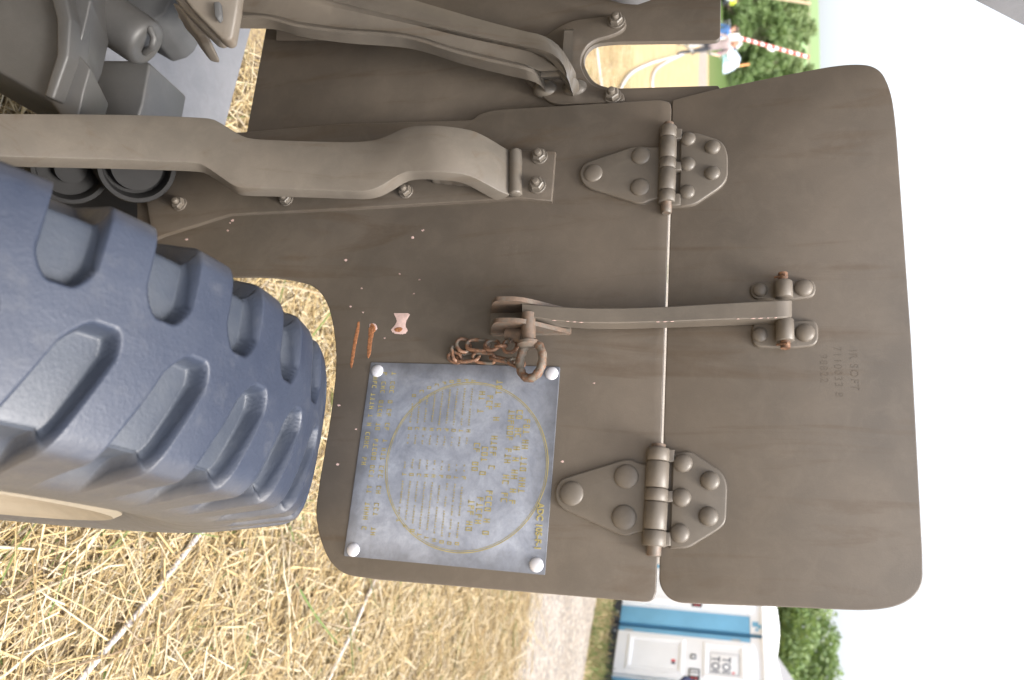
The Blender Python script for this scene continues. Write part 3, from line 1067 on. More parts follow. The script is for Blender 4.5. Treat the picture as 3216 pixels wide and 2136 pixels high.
# ================================================================== BACKGROUND VEHICLES AND FURNITURE
def car(loc, rz, paint, label, group, van=False):
    t = empty('van' if van else 'parked_car', loc, label, 'van' if van else 'car', group, rz)
    W = WM[t]
    if van:
        prof = [(-2.4, .35), (2.35, .35), (2.4, .9), (2.1, 1.1), (1.45, 1.9), (1.2, 2.15), (-2.3, 2.2), (-2.45, 1.9)]
        wid = .95
    else:
        prof = [(-2.05, .32), (2.0, .32), (2.1, .60), (1.95, .78), (1.0, .92), (.35, 1.36), (-.9, 1.42), (-1.6, .98), (-2.05, .90), (-2.12, .6)]
        wid = .84
    v, f = prism(rounded([(x, z, .12) for x, z in prof], 3), -wid, wid, .16)
    mb = MB().add(v, f)
    mb.build('body', paint, t, W @ Matrix.Rotation(R_(90), 4, 'X'), 35)
    B = W @ Matrix.Rotation(R_(90), 4, 'X')
    for s in (-1, 1):
        if van:
            wins = [[(1.15, 1.25), (1.75, 1.25), (1.32, 1.8), (1.12, 1.8)], [(.1, 1.25), (1.0, 1.25), (1.0, 1.8), (.1, 1.8)], [(-1.9, 1.25), (-.3, 1.25), (-.3, 1.8), (-1.9, 1.8)]]
        else:
            wins = [[(-.15, .95), (.85, .95), (.3, 1.28), (-.15, 1.31)], [(-1.25, .98), (-.25, .95), (-.25, 1.31), (-.85, 1.33)]]
        for w in wins:
            v, f = prism(rounded([(x, z, .05) for x, z in w], 3), wid - .03, wid + .008, .004)
            if s < 0: v = [Vector((q.x, q.y, -q.z)) for q in v]
            mk('window', v, f, M['glass'], t, B, 40)
        for x in (-1.3, 1.32):
            wl = MB().lathe([(.18, -.10), (.30, -.10), (.33, -.07), (.33, .07), (.30, .10), (.18, .10)], 20)
            wo_ = wl.build('wheel', M['tyreblk'], t, W @ Matrix.Translation((x, s * (wid - .06), .33)) @ Matrix.Rotation(R_(90), 4, 'X'), 40)
            MB().lathe([(.19, -.112), (.19, .112)], 16).build('rim', M['silverm'], wo_, WM[wo_])
    if van:
        ws = [(2.08, 1.12), (1.47, 1.88)]
    else:
        ws = [(.98, .94), (.40, 1.335)]
    (x0, z0), (x1, z1) = ws
    dx, dz = (z0 - z1), (x1 - x0)
    nn = Vector((-dx, 0, -dz)).normalized() * -.012
    q = [Vector((x0, -wid + .2, z0)), Vector((x0, wid - .2, z0)), Vector((x1, wid - .24, z1)), Vector((x1, -wid + .24, z1))]
    up_ = Vector((abs(z1 - z0), 0, abs(x1 - x0))).normalized() * .02
    mk('windscreen', [a_ + up_ for a_ in q] + [a_ - up_ for a_ in q], [(0, 1, 2, 3), (7, 6, 5, 4), (0, 4, 5, 1), (1, 5, 6, 2), (2, 6, 7, 3), (3, 7, 4, 0)], M['glass'], t, W)
    for s in (-1, 1):
        MB().lathe([(.09, 0), (.09, .03), (.05, .045)], 12, Matrix.Translation((2.03 if not van else 2.33, s * (wid - .25), .68 if not van else .85)) @ Matrix.Rotation(R_(90), 4, 'Y')).build('headlight', M['headlamp'], t, W)
    return t
def bgpt(py, y):
    x = (py - CY) / FPX * y * 1.03
    return (x, y, max(0, hill_z(x, y)) + .0)
car(bgpt(14, 86), R_(-95), M['carwhite'], 'white parked car nearest the tall pole', 'cars parked below the slope')
car(bgpt(46, 82), R_(-70), M['cargrey'], 'pale blue parked car between the white car and the shield corner', 'cars parked below the slope')
car(bgpt(-28, 86), R_(-100), M['carsilver'], 'silver blue parked car cut off by the top edge', 'cars parked below the slope')
car(bgpt(72, 90), R_(-110), M['carwhite'], 'white parked car half behind the dark shield corner', 'cars parked below the slope')
car(bgpt(204, 84), R_(-60), M['carwhite'], 'white parked car past the metal barrier', 'cars parked below the slope')
for py, y, lb in ((30, 78, 'person in yellow vest between the two nearest parked cars'), (76, 80, 'person in yellow vest beside the shield corner')):
    x, y, z = bgpt(py, y)
    person((x, y, z), 1.75, R_(10), lb, M['hivis'], M['trouser'], M['hair'], 0, ((14, 15), (14, 15)), .06)

t = empty('white_tent', bgpt(246, 84), 'white and turquoise tent at the flap edge', 'tent', None, R_(10))
W = WM[t]
mb = MB()
n = 12
v = [(0, 0, 1.75)]
for r, z in ((.5, 1.55), (1.0, 1.1), (1.25, .5), (1.35, 0)):
    v += [(r * math.cos(2 * math.pi * i / n), r * math.sin(2 * math.pi * i / n), z) for i in range(n)]
f = [(0, 1 + i, 1 + (i + 1) % n) for i in range(n)]
for q in range(3):
    f += [(1 + q * n + i, 1 + (q + 1) * n + i, 1 + (q + 1) * n + (i + 1) % n, 1 + q * n + (i + 1) % n) for i in range(n)]
mk('canvas', v, f, M['cargrey'], t, W, 50)
MB().box((-.5, -1.33, 0), (.5, -1.24, .9)).build('door_flap', M['turq'], t, W)

def barrier(px, y, label):
    x, yy, z = bgpt(px, y)
    t = empty('crowd_barrier', (x, yy, z), label, 'barrier', 'metal crowd barriers', R_(8))
    W = WM[t]
    MB().tube([(-1.1, 0, .15), (-1.1, 0, 1.1), (1.1, 0, 1.1), (1.1, 0, .15)], .025, 8, True).build('frame', M['silverm'], t, W, 50)
    for i in range(12):
        MB().tube([(-1 + i * .18, 0, .15), (-1 + i * .18, 0, 1.1)], .014, 6).build('bar', M['silverm'], t, W, 50)
    for sx in (-.8, .8):
        MB().box((sx - .03, -.3, 0), (sx + .03, .3, .03)).box((sx - .02, -.02, .03), (sx + .02, .02, .15)).build('foot', M['silverm'], t, W)
barrier(164, 76, 'metal crowd barrier behind the person in purple')
barrier(205, 77, 'metal crowd barrier in front of the white car')

def pole(name, p0, p1, r, mat, label, cat, extra=None):
    d_ = (Vector(p1) - Vector(p0))
    Mx = Matrix.Translation(Vector(p0)) @ d_.to_track_quat('Z', 'Y').to_matrix().to_4x4()
    o = MB().tube([(0, 0, 0), (0, 0, d_.length * .5), (0, 0, d_.length)], r, 12).build(name, mat, None, Mx, 50, recenter=False)
    return tag(o, label, cat), Mx, d_.length
b0 = Vector(bgpt(20, 48)); b0.z = 0
top = P(2545, 11, 47.0)
pole('wooden_pole', (b0.x, b0.y, 0), top, .09, M['wood'], 'tall bare wooden pole against the wooded slope', 'pole')
q0, q1 = P(2318, 118, 30.0), P(2540, 180, 30.0)
o, Mx, ln_ = pole('striped_barrier_pole', q0, q1, .065, M['stripes'], 'red and white striped pole leaning up across the trees', 'barrier pole')
for tt in (.47,):
    MB().lathe([(.17, -.02), (.17, .02)], 20, Mx @ Matrix.Translation((0, -.07, ln_ * tt)) @ Matrix.Rotation(R_(90), 4, 'X')).build('reflector_disc', M['white'], o)
base = Vector((q0.x, q0.y, 0))
MB().box((-.12, -.12, 0), (.12, .12, q0.z + .05), Matrix.Translation(base)).build('pivot_post', M['white'], o)
r0 = P(2272, 213, 74.0); r1 = P(2352, 202, 74.0)
o, Mx, ln_ = pole('marker_post', r0, r1, .09, M['white'], 'short orange topped post before the white car past the barrier', 'post')
MB().tube([(0, 0, ln_ * .6), (0, 0, ln_ * 1.01)], .097, 10, Mx and False).build('orange_band', M['orange'], o, Mx, 50)

# ================================================================== HOWITZER
gun = empty('howitzer', (0.0, 1.0, 0.0), 'olive drab howitzer with steel shield, hinged flap and big tyre', 'howitzer')

# --- steel plates of the shield
back_px = [(905, -420), (840, 62), (775, 412), (700, 470), (700, 560), (2000, 560), (2150, 430), (2263, 300), (2259, 268, 10), (1915, 278, 40),
           (1862, 258, 25), (1826, 190, 60), (1858, 140, 40), (1925, 132, 30), (2262, 127, 20), (2270, -420)]
back = plate('shield_plate', back_px, -.014, -.007, M['shield'], gun, .0012)
back['label'] = 'dark inner shield plate with a slot'
low_px = [(430, 428), (775, 414), (1072, 389), (1486, 377, 20), (1500, 360, 20), (1549, 345, 40), (2071, 313), (2106, 320, 25), (2109, 345), (2099, 660), (2060, 1860), (2048, 1893, 34),
          (1180, 1820), (1045, 1800, 120), (985, 1640, 90), (1005, 1500), (1040, 1300, 60), (1062, 1100, 110), (1020, 900, 130), (870, 868, 60), (600, 868), (430, 800)]
low = plate('lower_shield_plate', low_px, 0.0, .0065, M['shield'], gun, .0015)
low['label'] = 'lower shield plate rounded to clear the tyre'
flap_px = [(2111, 330), (2113, 314, 4), (2262, 276), (2450, 238), (2655, 199, 90), (2760, 205, 60), (2800, 285, 120), (2815, 400, 60), (2862, 1060), (2898, 1740), (2900, 1860, 90), (2790, 1922, 130),
           (2500, 1908), (2110, 1893, 42), (2069, 1840, 30), (2072, 1740), (2106, 660), (2111, 345)]
flap = plate('shield_flap', flap_px, 0.0, .0065, M['flap'], gun, .0015)
flap['label'] = 'upper shield flap standing up on two hinges'
HF = .0065

# --- stamped numbers
def stamp(lines, parent):
    for body, (px, py), size, in lines:
        o = text_mesh('stamped_lettering', body, size, M['flap'], parent, on_shield(px, py, HF - .00003), .00014, space=1.18)
stamp([('IR SOFT', (1655, 728), .0125), ('7110030 3', (1613, 705), .0125), ('98821', (1582, 742), .0125), ('1', (1540, 782), .0125)], low)
stamp([('IR SOFT', (2668, 1098), .0125), ('7110033 8', (2618, 1088), .0125), ('98822', (2575, 1112), .0125), ('1', (2525, 1158), .0125)], flap)

# --- hardware meshes shared by their repeats
def dome(name, r, hgt, mat=None):
    pr = [(r, -.001), (r, hgt * .10)]
    for i in range(1, 7):
        a = i / 7 * math.pi / 2
        pr.append((r * math.cos(a), hgt * .10 + hgt * .9 * math.sin(a)))
    pr.append((r * .03, hgt))
    return MB().lathe(pr, 24).mesh(name, mat or M['plain'], 50)
PXM = 1.05 / FPX
def nut_mesh(r):
    mb = MB()
    mb.lathe([(r * 1.18, 0), (r * 1.18, r * .14), (r * 1.12, r * .2)], 24)
    mb.lathe([(r, r * .2), (r, r * .85), (r * .86, r * 1.0)], 6)
    mb.lathe([(r * .50, r), (r * .50, r * 1.45), (r * .42, r * 1.62), (r * .2, r * 1.68)], 14)
    return mb.mesh('nut', M['plain'], 35)
NUT = nut_mesh(25 * PXM)

def place_nut(px, py, h, rz=0.0, sc=1.0, parent=gun):
    return inst('nut', NUT, on_shield(px, py, h, rz) @ Matrix.Scale(sc, 4), parent)

# --- hinges
def hinge(leaf, lr, kn, axis, rad, leaf2, ur, rl, ru, tabs, label):
    h1 = HF + .0060
    hg = plate('hinge', leaf, HF - .002, h1, M['plain'], gun, .0022)
    hg['label'] = label
    RL, RU = dome('rivet', rl * PXM, rl * PXM * .34), dome('rivet', ru * PXM, ru * PXM * .66)
    for x, y in lr: inst('rivet', RL, on_shield(x, y, h1 - .0004), hg)
    lf = plate('flap_leaf', leaf2, HF - .002, HF + .0055, M['plain'], hg, .0022)
    for x, y in ur: inst('rivet', RU, on_shield(x, y, HF + .0052), hg)
    (x0, y0), (x1, y1) = axis
    ctr = HF + rad * .55
    A, B = S(x0, y0, ctr), S(x1, y1, ctr)
    def at(y): return A.lerp(B, (y - y0) / (y1 - y0))
    for i, (ya, yb) in enumerate(zip(kn, kn[1:])):
        a_, b_ = at(ya + 1.0), at(yb - 1.0)
        dd = (b_ - a_).normalized()
        e = .0009
        MB().tube([a_, a_ + dd * e, b_ - dd * e, b_], [rad - e, rad, rad, rad - e], 28).build('knuckle', M['plain'], hg, None, 50)
    pr = rad * .62
    MB().tube([at(kn[0] - 14), at(kn[0] - 12), at(kn[-1] + 26), at(kn[-1] + 30)], [pr * .8, pr, pr, pr * .8], 20).build('hinge_pin', M['rusty'], hg, None, 50)
    for x, ya, yb in tabs:
        xm = axis[0][0] + (axis[1][0] - axis[0][0]) * ((ya + yb) / 2 - y0) / (y1 - y0)
        v, f = prism([L(*q, HF + .009).xy for q in [(xm, ya), (x, ya + 2), (x, yb - 2), (xm, yb)]], HF, HF + .0095, .0018)
        mk('leaf_tab', v, f, M['plain'], hg, MS, 40)
    return hg
hinge([(1817, 545, 45), (1832, 512, 25), (2000, 456, 30), (2045, 462, 15), (2078, 460), (2074, 622), (2045, 627, 15), (2012, 642, 25), (1835, 586, 30)],
      [(1863, 545), (2013, 490), (2010, 588)], [400, 438, 505, 537, 605, 640], ((2100, 400), (2093, 672)), 27 * PXM,
      [(2138, 424), (2180, 413, 20), (2268, 441, 25), (2286, 480, 20), (2286, 555, 20), (2268, 584, 25), (2180, 643, 20), (2134, 648)],
      [(2162, 438), (2238, 464), (2160, 517), (2237, 545), (2158, 604)], 31, 24, [(2142, 402, 437), (2140, 506, 536), (2137, 606, 646)], 'hinge by the bolted arm foot')
hinge([(1740, 1548, 50), (1756, 1505, 25), (1975, 1438, 35), (2010, 1456, 15), (2044, 1457), (2034, 1672), (2000, 1672, 15), (1960, 1686, 30), (1752, 1592, 30)],
      [(1795, 1550), (1967, 1497), (1960, 1625)], [1408, 1452, 1538, 1580, 1668, 1718], ((2069, 1395), (2053, 1745)), 32 * PXM,
      [(2114, 1424), (2165, 1414, 20), (2268, 1482, 25), (2284, 1520, 20), (2280, 1640, 25), (2258, 1662, 20), (2160, 1722, 20), (2104, 1722)],
      [(2145, 1455), (2230, 1510), (2140, 1563), (2225, 1622), (2135, 1675)], 35, 26.5, [(2118, 1410, 1452), (2113, 1540, 1578), (2106, 1670, 1716)], 'hinge beside the data plate')

# --- data plate
hd = HF + .0012
dp = plate('data_plate', [(1165, 1138, 5), (1759, 1152, 5), (1711, 1806, 5), (1079, 1746, 5)], HF - .0005, hd, M['dataplate'], gun, .0003)
dp['label'] = 'grey metal data plate with yellow printing'
RA = dome('rivet', 20.5 * PXM, 20 * PXM * .45, M['alu'])
for x, y in ((1185, 1165), (1733, 1173), (1110, 1727), (1685, 1774)):
    rv = inst('rivet', RA, on_shield(x, y, hd - .0002), dp)
    MB().lathe([(.0012, 0), (.0012, .0003)], 10).build('rivet_mandrel', M['dark'], None, on_shield(x, y, hd + 20 * PXM * .45 - .0002)).name = 'tmp'
for o in [o for o in col.objects if o.name.startswith('tmp')]:
    bpy.data.objects.remove(o)
# printing: plane coordinates of the plate, u to the right (reading direction), w up
pc = [L(x, y, hd) for x, y in ((1165, 1140), (1757, 1152), (1710, 1805), (1080, 1745))]   # lower left, upper left, upper right, lower right
def uvw(u, w):
    return (pc[0] * (1 - u) * (1 - w) + pc[1] * (1 - u) * w + pc[2] * u * w + pc[3] * u * (1 - w)).xy
hp_ = hd + .00035
mb = MB()
c0 = L(1460, 1460, hd).xy
rw = (L(1443, 1727, hd).xy - L(1480, 1193, hd).xy).length / 2
# double ring
for rr, ww in ((rw, .0011), (rw - .0022, .0006)):
    nseg = 96
    v = []; f = []
    for i in range(nseg):
        a = 2 * math.pi * i / nseg
        for r in (rr - ww / 2, rr + ww / 2):
            v.append((c0.x + r * math.cos(a), c0.y + r * math.sin(a) * 1.0, hp_))
    for i in range(nseg):
        j = (i + 1) % nseg
        f.append((2 * i, 2 * i + 1, 2 * j + 1, 2 * j))
    mb.add(v, f)
mk('printed_ring', mb.v, mb.f, M['yellow'], dp, MS, fix=False)
prn = MB()
rr_ = random.Random(5)
def glyphs(u0, w0, u1, hgt, gap=.0058, fade=1.0):
    """worn, unreadable small print: little strokes in a row"""
    a, b = uvw(u0, w0), uvw(u1, w0)
    dd = b - a
    n = max(1, int(dd.length / gap))
    up = Vector((-dd.y, dd.x)).normalized()
    ex = dd.normalized()
    for i in range(n):
        if rr_.random() > fade: continue
        p0 = a + ex * (i + .15) * gap
        k = rr_.randint(0, 4)
        w_ = gap * .66; t_ = gap * .19
        segs = [[(0, 0, t_, hgt), (0, hgt - t_, w_, hgt), (0, 0, w_, t_)], [(0, 0, t_, hgt), (w_ - t_, 0, w_, hgt), (0, hgt * .45, w_, hgt * .45 + t_)],
                [(0, 0, t_, hgt), (0, hgt * .5, w_, hgt * .5 + t_), (0, hgt - t_, w_, hgt)], [(w_ * .4, 0, w_ * .4 + t_, hgt), (0, 0, w_, t_)],
                [(0, 0, w_, t_), (0, hgt - t_, w_, hgt), (w_ - t_, 0, w_, hgt), (0, 0, t_, hgt)]][k]
        for x0, y0, x1, y1 in segs:
            q = [p0 + ex * x + up * y for x, y in ((x0, y0), (x1, y0), (x1, y1), (x0, y1))]
            prn.add([(z.x, z.y, hp_) for z in q], [(0, 1, 2, 3)])
def words(u0, u1, w, hgt, pat, gap=.0058, fade=.95):
    tot = sum(pat) + len(pat) - 1
    u = u0
    for k in pat:
        du = (u1 - u0) * k / tot
        glyphs(u, w, u + du, hgt, gap, fade)
        u += du + (u1 - u0) / tot
H1 = .0084
words(.27, .66, .845, H1, [4, 3, 4, 5], .0070)
words(.225, .705, .805, H1, [3, 3, 4, 3, 4], .0070)
words(.225, .700, .765, H1, [8, 5, 3, 3], .0070)
words(.075, .235, .690, H1, [5, 2], .0070); words(.265, .305, .690, H1, [2], .0070); words(.36, .55, .690, H1, [6, 2], .0070); words(.63, .86, .690, H1, [6, 2, 2], .0070)
words(.155, .245, .648, H1, [4], .0070); words(.39, .56, .648, H1, [6, 1], .0070); words(.665, .855, .648, H1, [6, 1], .0070)
words(.135, .275, .606, H1, [5, 3], .0070); words(.40, .55, .606, H1, [4, 3], .0070); words(.68, .845, .606, H1, [4, 3], .0070)
# range table: rows of figures joined by dotted leaders
for i in range(9):
    w = .560 - i * .0385
    ch = math.sqrt(max(0, .215 - (w - .535) ** 2)) * .92
    ul = max(.07, .5 - ch); ur = min(.93, .5 + ch)
    glyphs(ul, w, ul + .035, .0058, .0055)
    glyphs(.335, w, .365, .0058, .0055)
    glyphs(.57, w, .60, .0058, .0055)
    glyphs(ur - .04, w, ur - .005, .0058, .0055)
    for ua, ub in ((ul + .05, .325), (.375, .435), (.50, .56), (.61, ur - .05)):
        glyphs(ua, w + .004, ub, .0021, .0034, .9)
for j, (w, e) in enumerate(((.125, .90), (.075, .90), (.025, .56))):
    words(.045 + .002 * j, e, w, .0066, [2, 5, 6, 4, 7, 5, 4, 6, 3] if j < 2 else [5, 5, 4, 6, 3], .0060)
o = mk('small_print', prn.v, prn.f, M['yellow'], dp, MS, fix=False)
o['kind'] = 'stuff'
pa, pb = uvw(.675, .945), uvw(.90, .945)
ang = math.atan2(pb.y - pa.y, pb.x - pa.x)
text_mesh('plate_lettering', 'ADC 105-F-1', .0112, M['yellow'], dp, MS @ Matrix.Translation((pa.x, pa.y, hp_)) @ Matrix.Rotation(ang, 4, 'Z'), .0004, offset=.0003, sx=.92)

# --- rust scars and primer patches on the lower plate
def patch(name, pts, mat, h=.0003, jit=.9, parent=low):
    pts = rounded([(x + random.uniform(-jit, jit), y + random.uniform(-jit, jit), 5) for x, y in pts], 3)
    pts = [(x + random.uniform(-1.3, 1.3), y + random.uniform(-1.3, 1.3)) for x, y in pts]
    return plate(name, pts, HF - .0005, HF + h, mat, parent, .0001)
patch('rust_scar', [(1130, 1008), (1122, 1012), (1112, 1060), (1103, 1110), (1100, 1150), (1105, 1160), (1110, 1130), (1120, 1080), (1128, 1040)], M['rustspot'])
patch('rust_scar', [(1166, 1015), (1158, 1030), (1157, 1060), (1153, 1090), (1152, 1122), (1160, 1128), (1166, 1100), (1172, 1060), (1178, 1032), (1174, 1018)], M['rustspot'])
patch('primer_patch', [(1236, 984), (1284, 983), (1286, 990), (1276, 1004), (1272, 1025), (1280, 1036), (1274, 1048), (1262, 1050), (1234, 1046), (1226, 1036), (1242, 1022), (1246, 1006)], M['chip'])
patch('rust_spot', [(1240, 1030), (1262, 1028), (1266, 1038), (1250, 1044), (1238, 1040)], M['rustspot'], .0006)
patch('primer_patch', [(1160, 1018), (1178, 1016), (1186, 1030), (1178, 1040), (1160, 1040)], M['chip'], .00015)
patch('rust_spot', [(1166, 1024), (1178, 1022), (1178, 1040), (1166, 1050)], M['rustspot'], .0006)
for x, y, r in ((1086, 816, 6), (1296, 746, 6), (1328, 723, 5), (1318, 878, 4), (1136, 905, 4), (1255, 860, 3), (1300, 922, 4), (1140, 980, 3), (1208, 1062, 3), (1100, 962, 4), (1064, 1272, 5), (1118, 1348, 4), (1060, 1458, 5), (1766, 1449, 6), (586, 752, 6), (730, 692, 5), (722, 700, 4), (1866, 1203, 4), (715, 724, 4)):
    patch('paint_chip', [(x - r, y), (x, y - r * .6), (x + r, y - r * .2), (x + r * .5, y + r * .7), (x - r * .6, y + r * .6)], M['chip'], .0002, .6)

# --- flap brace: bar, clevis, pin and chain
bar_top = [(1640, 953), (1665, 955), (1740, 962), (1850, 967), (1950, 967), (2100, 962), (2250, 953), (2380, 946), (2462, 942), (2478, 942), (2487, 942)]
bar_bot = [(1640, 990), (1668, 996), (1745, 1007), (1850, 1014), (1950, 1014), (2100, 1010), (2250, 1004), (2380, 1000), (2462, 997), (2478, 997), (2487, 997)]
bh = [.044, .044, .043, .041, .039, .037, .0355, .0345, .034, .030, .022]
N = 40
def line_on(pts, hs_):
    return resample([S(x, y, h) for (x, y), h in zip(pts, hs_)], N)
tk = .024
e = .0012
ft, fb = line_on(bar_top, bh), line_on(bar_bot, bh)
dn = [(ft[min(i + 1, N - 1)] - ft[max(i - 1, 0)]).normalized() for i in range(N)]
ac = [(fb[i] - ft[i]).normalized() for i in range(N)]
nm = [dn[i].cross(ac[i]).normalized() for i in range(N)]
nm = [q if q.dot(NN) > 0 else -q for q in nm]
lines = [[ft[i] + ac[i] * e for i in range(N)], [fb[i] - ac[i] * e for i in range(N)], [fb[i] - nm[i] * e for i in range(N)], [fb[i] - nm[i] * tk for i in range(N)],
         [ft[i] - nm[i] * tk for i in range(N)], [ft[i] - nm[i] * e for i in range(N)]]
v, f = loft(lines)
br = mk('brace_bar', v, f, M['plain'], gun, None, 35)
br['label'] = 'curved brace bar across the hinge line'
# chipped lower edge of the bar
for i in range(18):
    x = random.choice((random.uniform(1740, 1900), random.uniform(2085, 2130), random.uniform(2250, 2440)))
    k_ = min(max(int((x - 1640) / (2487 - 1640) * (N - 1)), 1), N - 2)
    c = fb[k_]
    w_ = random.uniform(.001, .003)
    MB().tube([c - dn[k_] * w_, c, c + dn[k_] * w_], [.0002, .0006, .0002], 6).build('edge_chip', M['chip'], br, None)
# clevis on the lower plate
def ear(pts, name, h_pts, th_dir):
    front = [S(x, y, h) for (x, y), h in zip(pts, h_pts)]
    off = SS * th_dir
    bk = [q + off for q in front]
    n_ = len(front)
    v = front + bk
    f = [tuple(range(n_))[::-1], tuple(n_ + i for i in range(n_))] + [(i, (i + 1) % n_, n_ + (i + 1) % n_, n_ + i) for i in range(n_)]
    return v, f
base_px = [(1540, 960, 10), (1790, 965, 10), (1792, 1050, 10), (1538, 1054, 10)]
cl = plate('clevis', base_px, HF - .001, HF + .003, M['rusty'], gun, .001)
cl['label'] = 'rusty clevis holding the brace bar'
sy = lambda py, h: py - h * 760            # px shift of a point raised by h along the shield normal
def ear_pts(py, th):
    b0, b1 = L(1542, py, HF), L(1795, py, HF)
    s0 = (b0.x + b1.x) / 2
    prof = [(b0.y, HF), (b0.y + .003, HF + .012), (b0.y + .016, .050), (b0.y + .030, .056), (b0.y + .058, .050), (b1.y - .012, .016), (b1.y, HF + .002)]
    prof = [Vector((a_, b_, 0)) for a_, b_ in prof]
    pr = catmull(prof, 5)
    n_ = len(pr)
    v = [Vector((s0, q.x, q.y)) for q in pr] + [Vector((s0 - th, q.x, q.y)) for q in pr]
    f = [tuple(range(n_)), tuple(n_ + i for i in range(n_))[::-1]] + [(i, (i + 1) % n_, n_ + (i + 1) % n_, n_ + i) for i in range(n_)]
    return v, f, s0
v, f, s_lo = ear_pts(1050, .006)
mk('clevis_ear', v, f, M['rusty'], cl, MS, 30)
v, f, s_hi = ear_pts(985, .006)
mk('clevis_ear', v, f, M['rusty'], cl, MS, 30)
# retaining pin with ring
pa_, pb_ = S(1660, 985, .040), S(1660, 1072, .040)
dd = (pb_ - pa_).normalized()
pin = MB().tube([pa_, pb_], .0092, 18).tube([pb_ - dd * .001, pb_ + dd * .001, pb_ + dd * .005, pb_ + dd * .009], [.010, .0145, .0145, .009], 20).build('retaining_pin', M['rusty'], gun, None, 45)
pin['label'] = 'rusty ring pin through the clevis'
c = S(1668, 1132, .040)
ring = []
for i in range(36):
    a = 2 * math.pi * i / 36
    ring.append(c + SS * (.0235 * math.cos(a)) + (TT * .96 + NN * .28) * (.0165 * math.sin(a)))
mb = MB().tube(ring, [.0056 + .0005 * math.sin(i * 1.9) for i in range(36)], 12, True)
mb.build('pin_ring', M['rust'], pin, None, 70)
# chain: staple on the clevis and separate links
st = MB().tube([S(1600, 1052, .02), S(1598, 1066, .03), S(1602, 1078, .032), S(1610, 1066, .03), S(1606, 1052, .02)], .0024, 8).tube([S(1592, 1045, .024), S(1645, 1058, .026)], [.009, .012], 12)
ch = st.build('chain', M['rusty'], gun, None, 60)
ch['label'] = 'short rusty chain from clevis to ring pin'
def link(cx, cy, ln, wd, ang, h, tilt, rad=.0026, mat='rust'):
    """oval link: centre px, half length and half width in px, angle in the image"""
    c = S(cx, cy, h)
    a = R_(ang)
    e1 = TT * math.cos(a) + SS * math.sin(a)           # px x runs up, px y runs right
    e2 = -TT * math.sin(a) + SS * math.cos(a)
    e2 = e2 * math.cos(R_(tilt)) + NN * math.sin(R_(tilt))
    pts = []
    for i in range(24):
        t_ = 2 * math.pi * i / 24
        cx_, sy_ = math.cos(t_), math.sin(t_)
        ll, ww = ln * PXM, wd * PXM
        flat = max(0, ll - ww)
        pts.append(c + e1 * (ww * cx_ + flat * (1 if cx_ > 0 else -1) * min(1, abs(cx_) * 3)) + e2 * (ww * sy_))
    return MB().tube(pts, rad, 8, True).build('chain_link', M[mat], ch, None, 70)
link(1602, 1087, 22, 22, 0, .027, 10)
link(1545, 1085, 22, 20, 0, .024, 25)
link(1574, 1086, 16, 10, 0, .026, 70)
link(1500, 1084, 36, 19, 4, .020, 15)
link(1455, 1085, 24, 20, 60, .017, 30)
link(1432, 1110, 26, 14, 75, .015, 50)
link(1428, 1122, 22, 16, 20, .012, -30)
link(1470, 1122, 36, 17, -6, .013, 25)
link(1520, 1124, 36, 16, 5, .015, -35)
link(1576, 1130, 36, 14, 12, .020, 60)
link(1622, 1140, 24, 13, 20, .026, 30)
# pivot feet of the bar on the flap
for (xa, ya, xb, yb, rvs, bu, lb) in (((2355, 882, 2560, 940, ((2387, 912, 21), (2523, 905, 26)), (2462, 884, 936), 'pivot foot')), ((2360, 1008, 2568, 1092, ((2386, 1052, 22), (2528, 1046, 27)), (2466, 1004, 1072), 'pivot foot'))):
    pf = plate('pivot_foot', [(xa, ya + 6, 28), (xa + 130, ya - 1, 4), (xb, ya - 6, 30), (xb + 4, yb - 8, 34), (xa + 130, yb, 8), (xa + 4, yb - 2, 28)], HF - .001, HF + .0045, M['plain'], gun, .0022)
    for x, y, r in rvs:
        inst('rivet', dome('rivet', r * PXM, r * PXM * .62), on_shield(x, y, HF + .0042), pf)
    bx_, y0, y1 = bu
    rb = 25 * PXM
    a_, b_ = S(bx_ - 2, y0, HF + .013), S(bx_, y1, HF + .013)
    d_ = (b_ - a_).normalized()
    MB().tube([a_, a_ + d_ * .001, b_ - d_ * .001, b_], [rb - .001, rb, rb, rb - .001], 26).build('bush', M['plain'], pf, None, 50)
    if y0 < 950:
        q0, q1 = a_ - d_ * .011, a_
    else:
        q0, q1 = b_, b_ + d_ * .009
    MB().tube([q0, q1], rb * .55, 16).tube([q0.lerp(q1, .5) - TT * rb * .95, q0.lerp(q1, .5) + TT * rb * .2 + NN * rb * .7], .0014, 8).build('pin_end', M['rust'], pf, None, 50)

# --- long flange under the lower arm and its foot
fl_px = [(480, 752), (505, 740), (722, 672), (1072, 655), (1640, 622), (1732, 632), (1744, 476), (1615, 470), (1200, 480), (500, 470), (440, 520)]
fl = plate('arm_foot_plate', fl_px, HF - .001, HF + .0075, M['shield'], gun, .0014)
for x, y, rz_, sc in ((1695, 493, .2, .95), (1688, 584, .5, .98), (1275, 602, .1, .9), (900, 627, .4, .9), (566, 642, .3, .95)):
    place_nut(x, y, HF + .0075, rz_, sc)
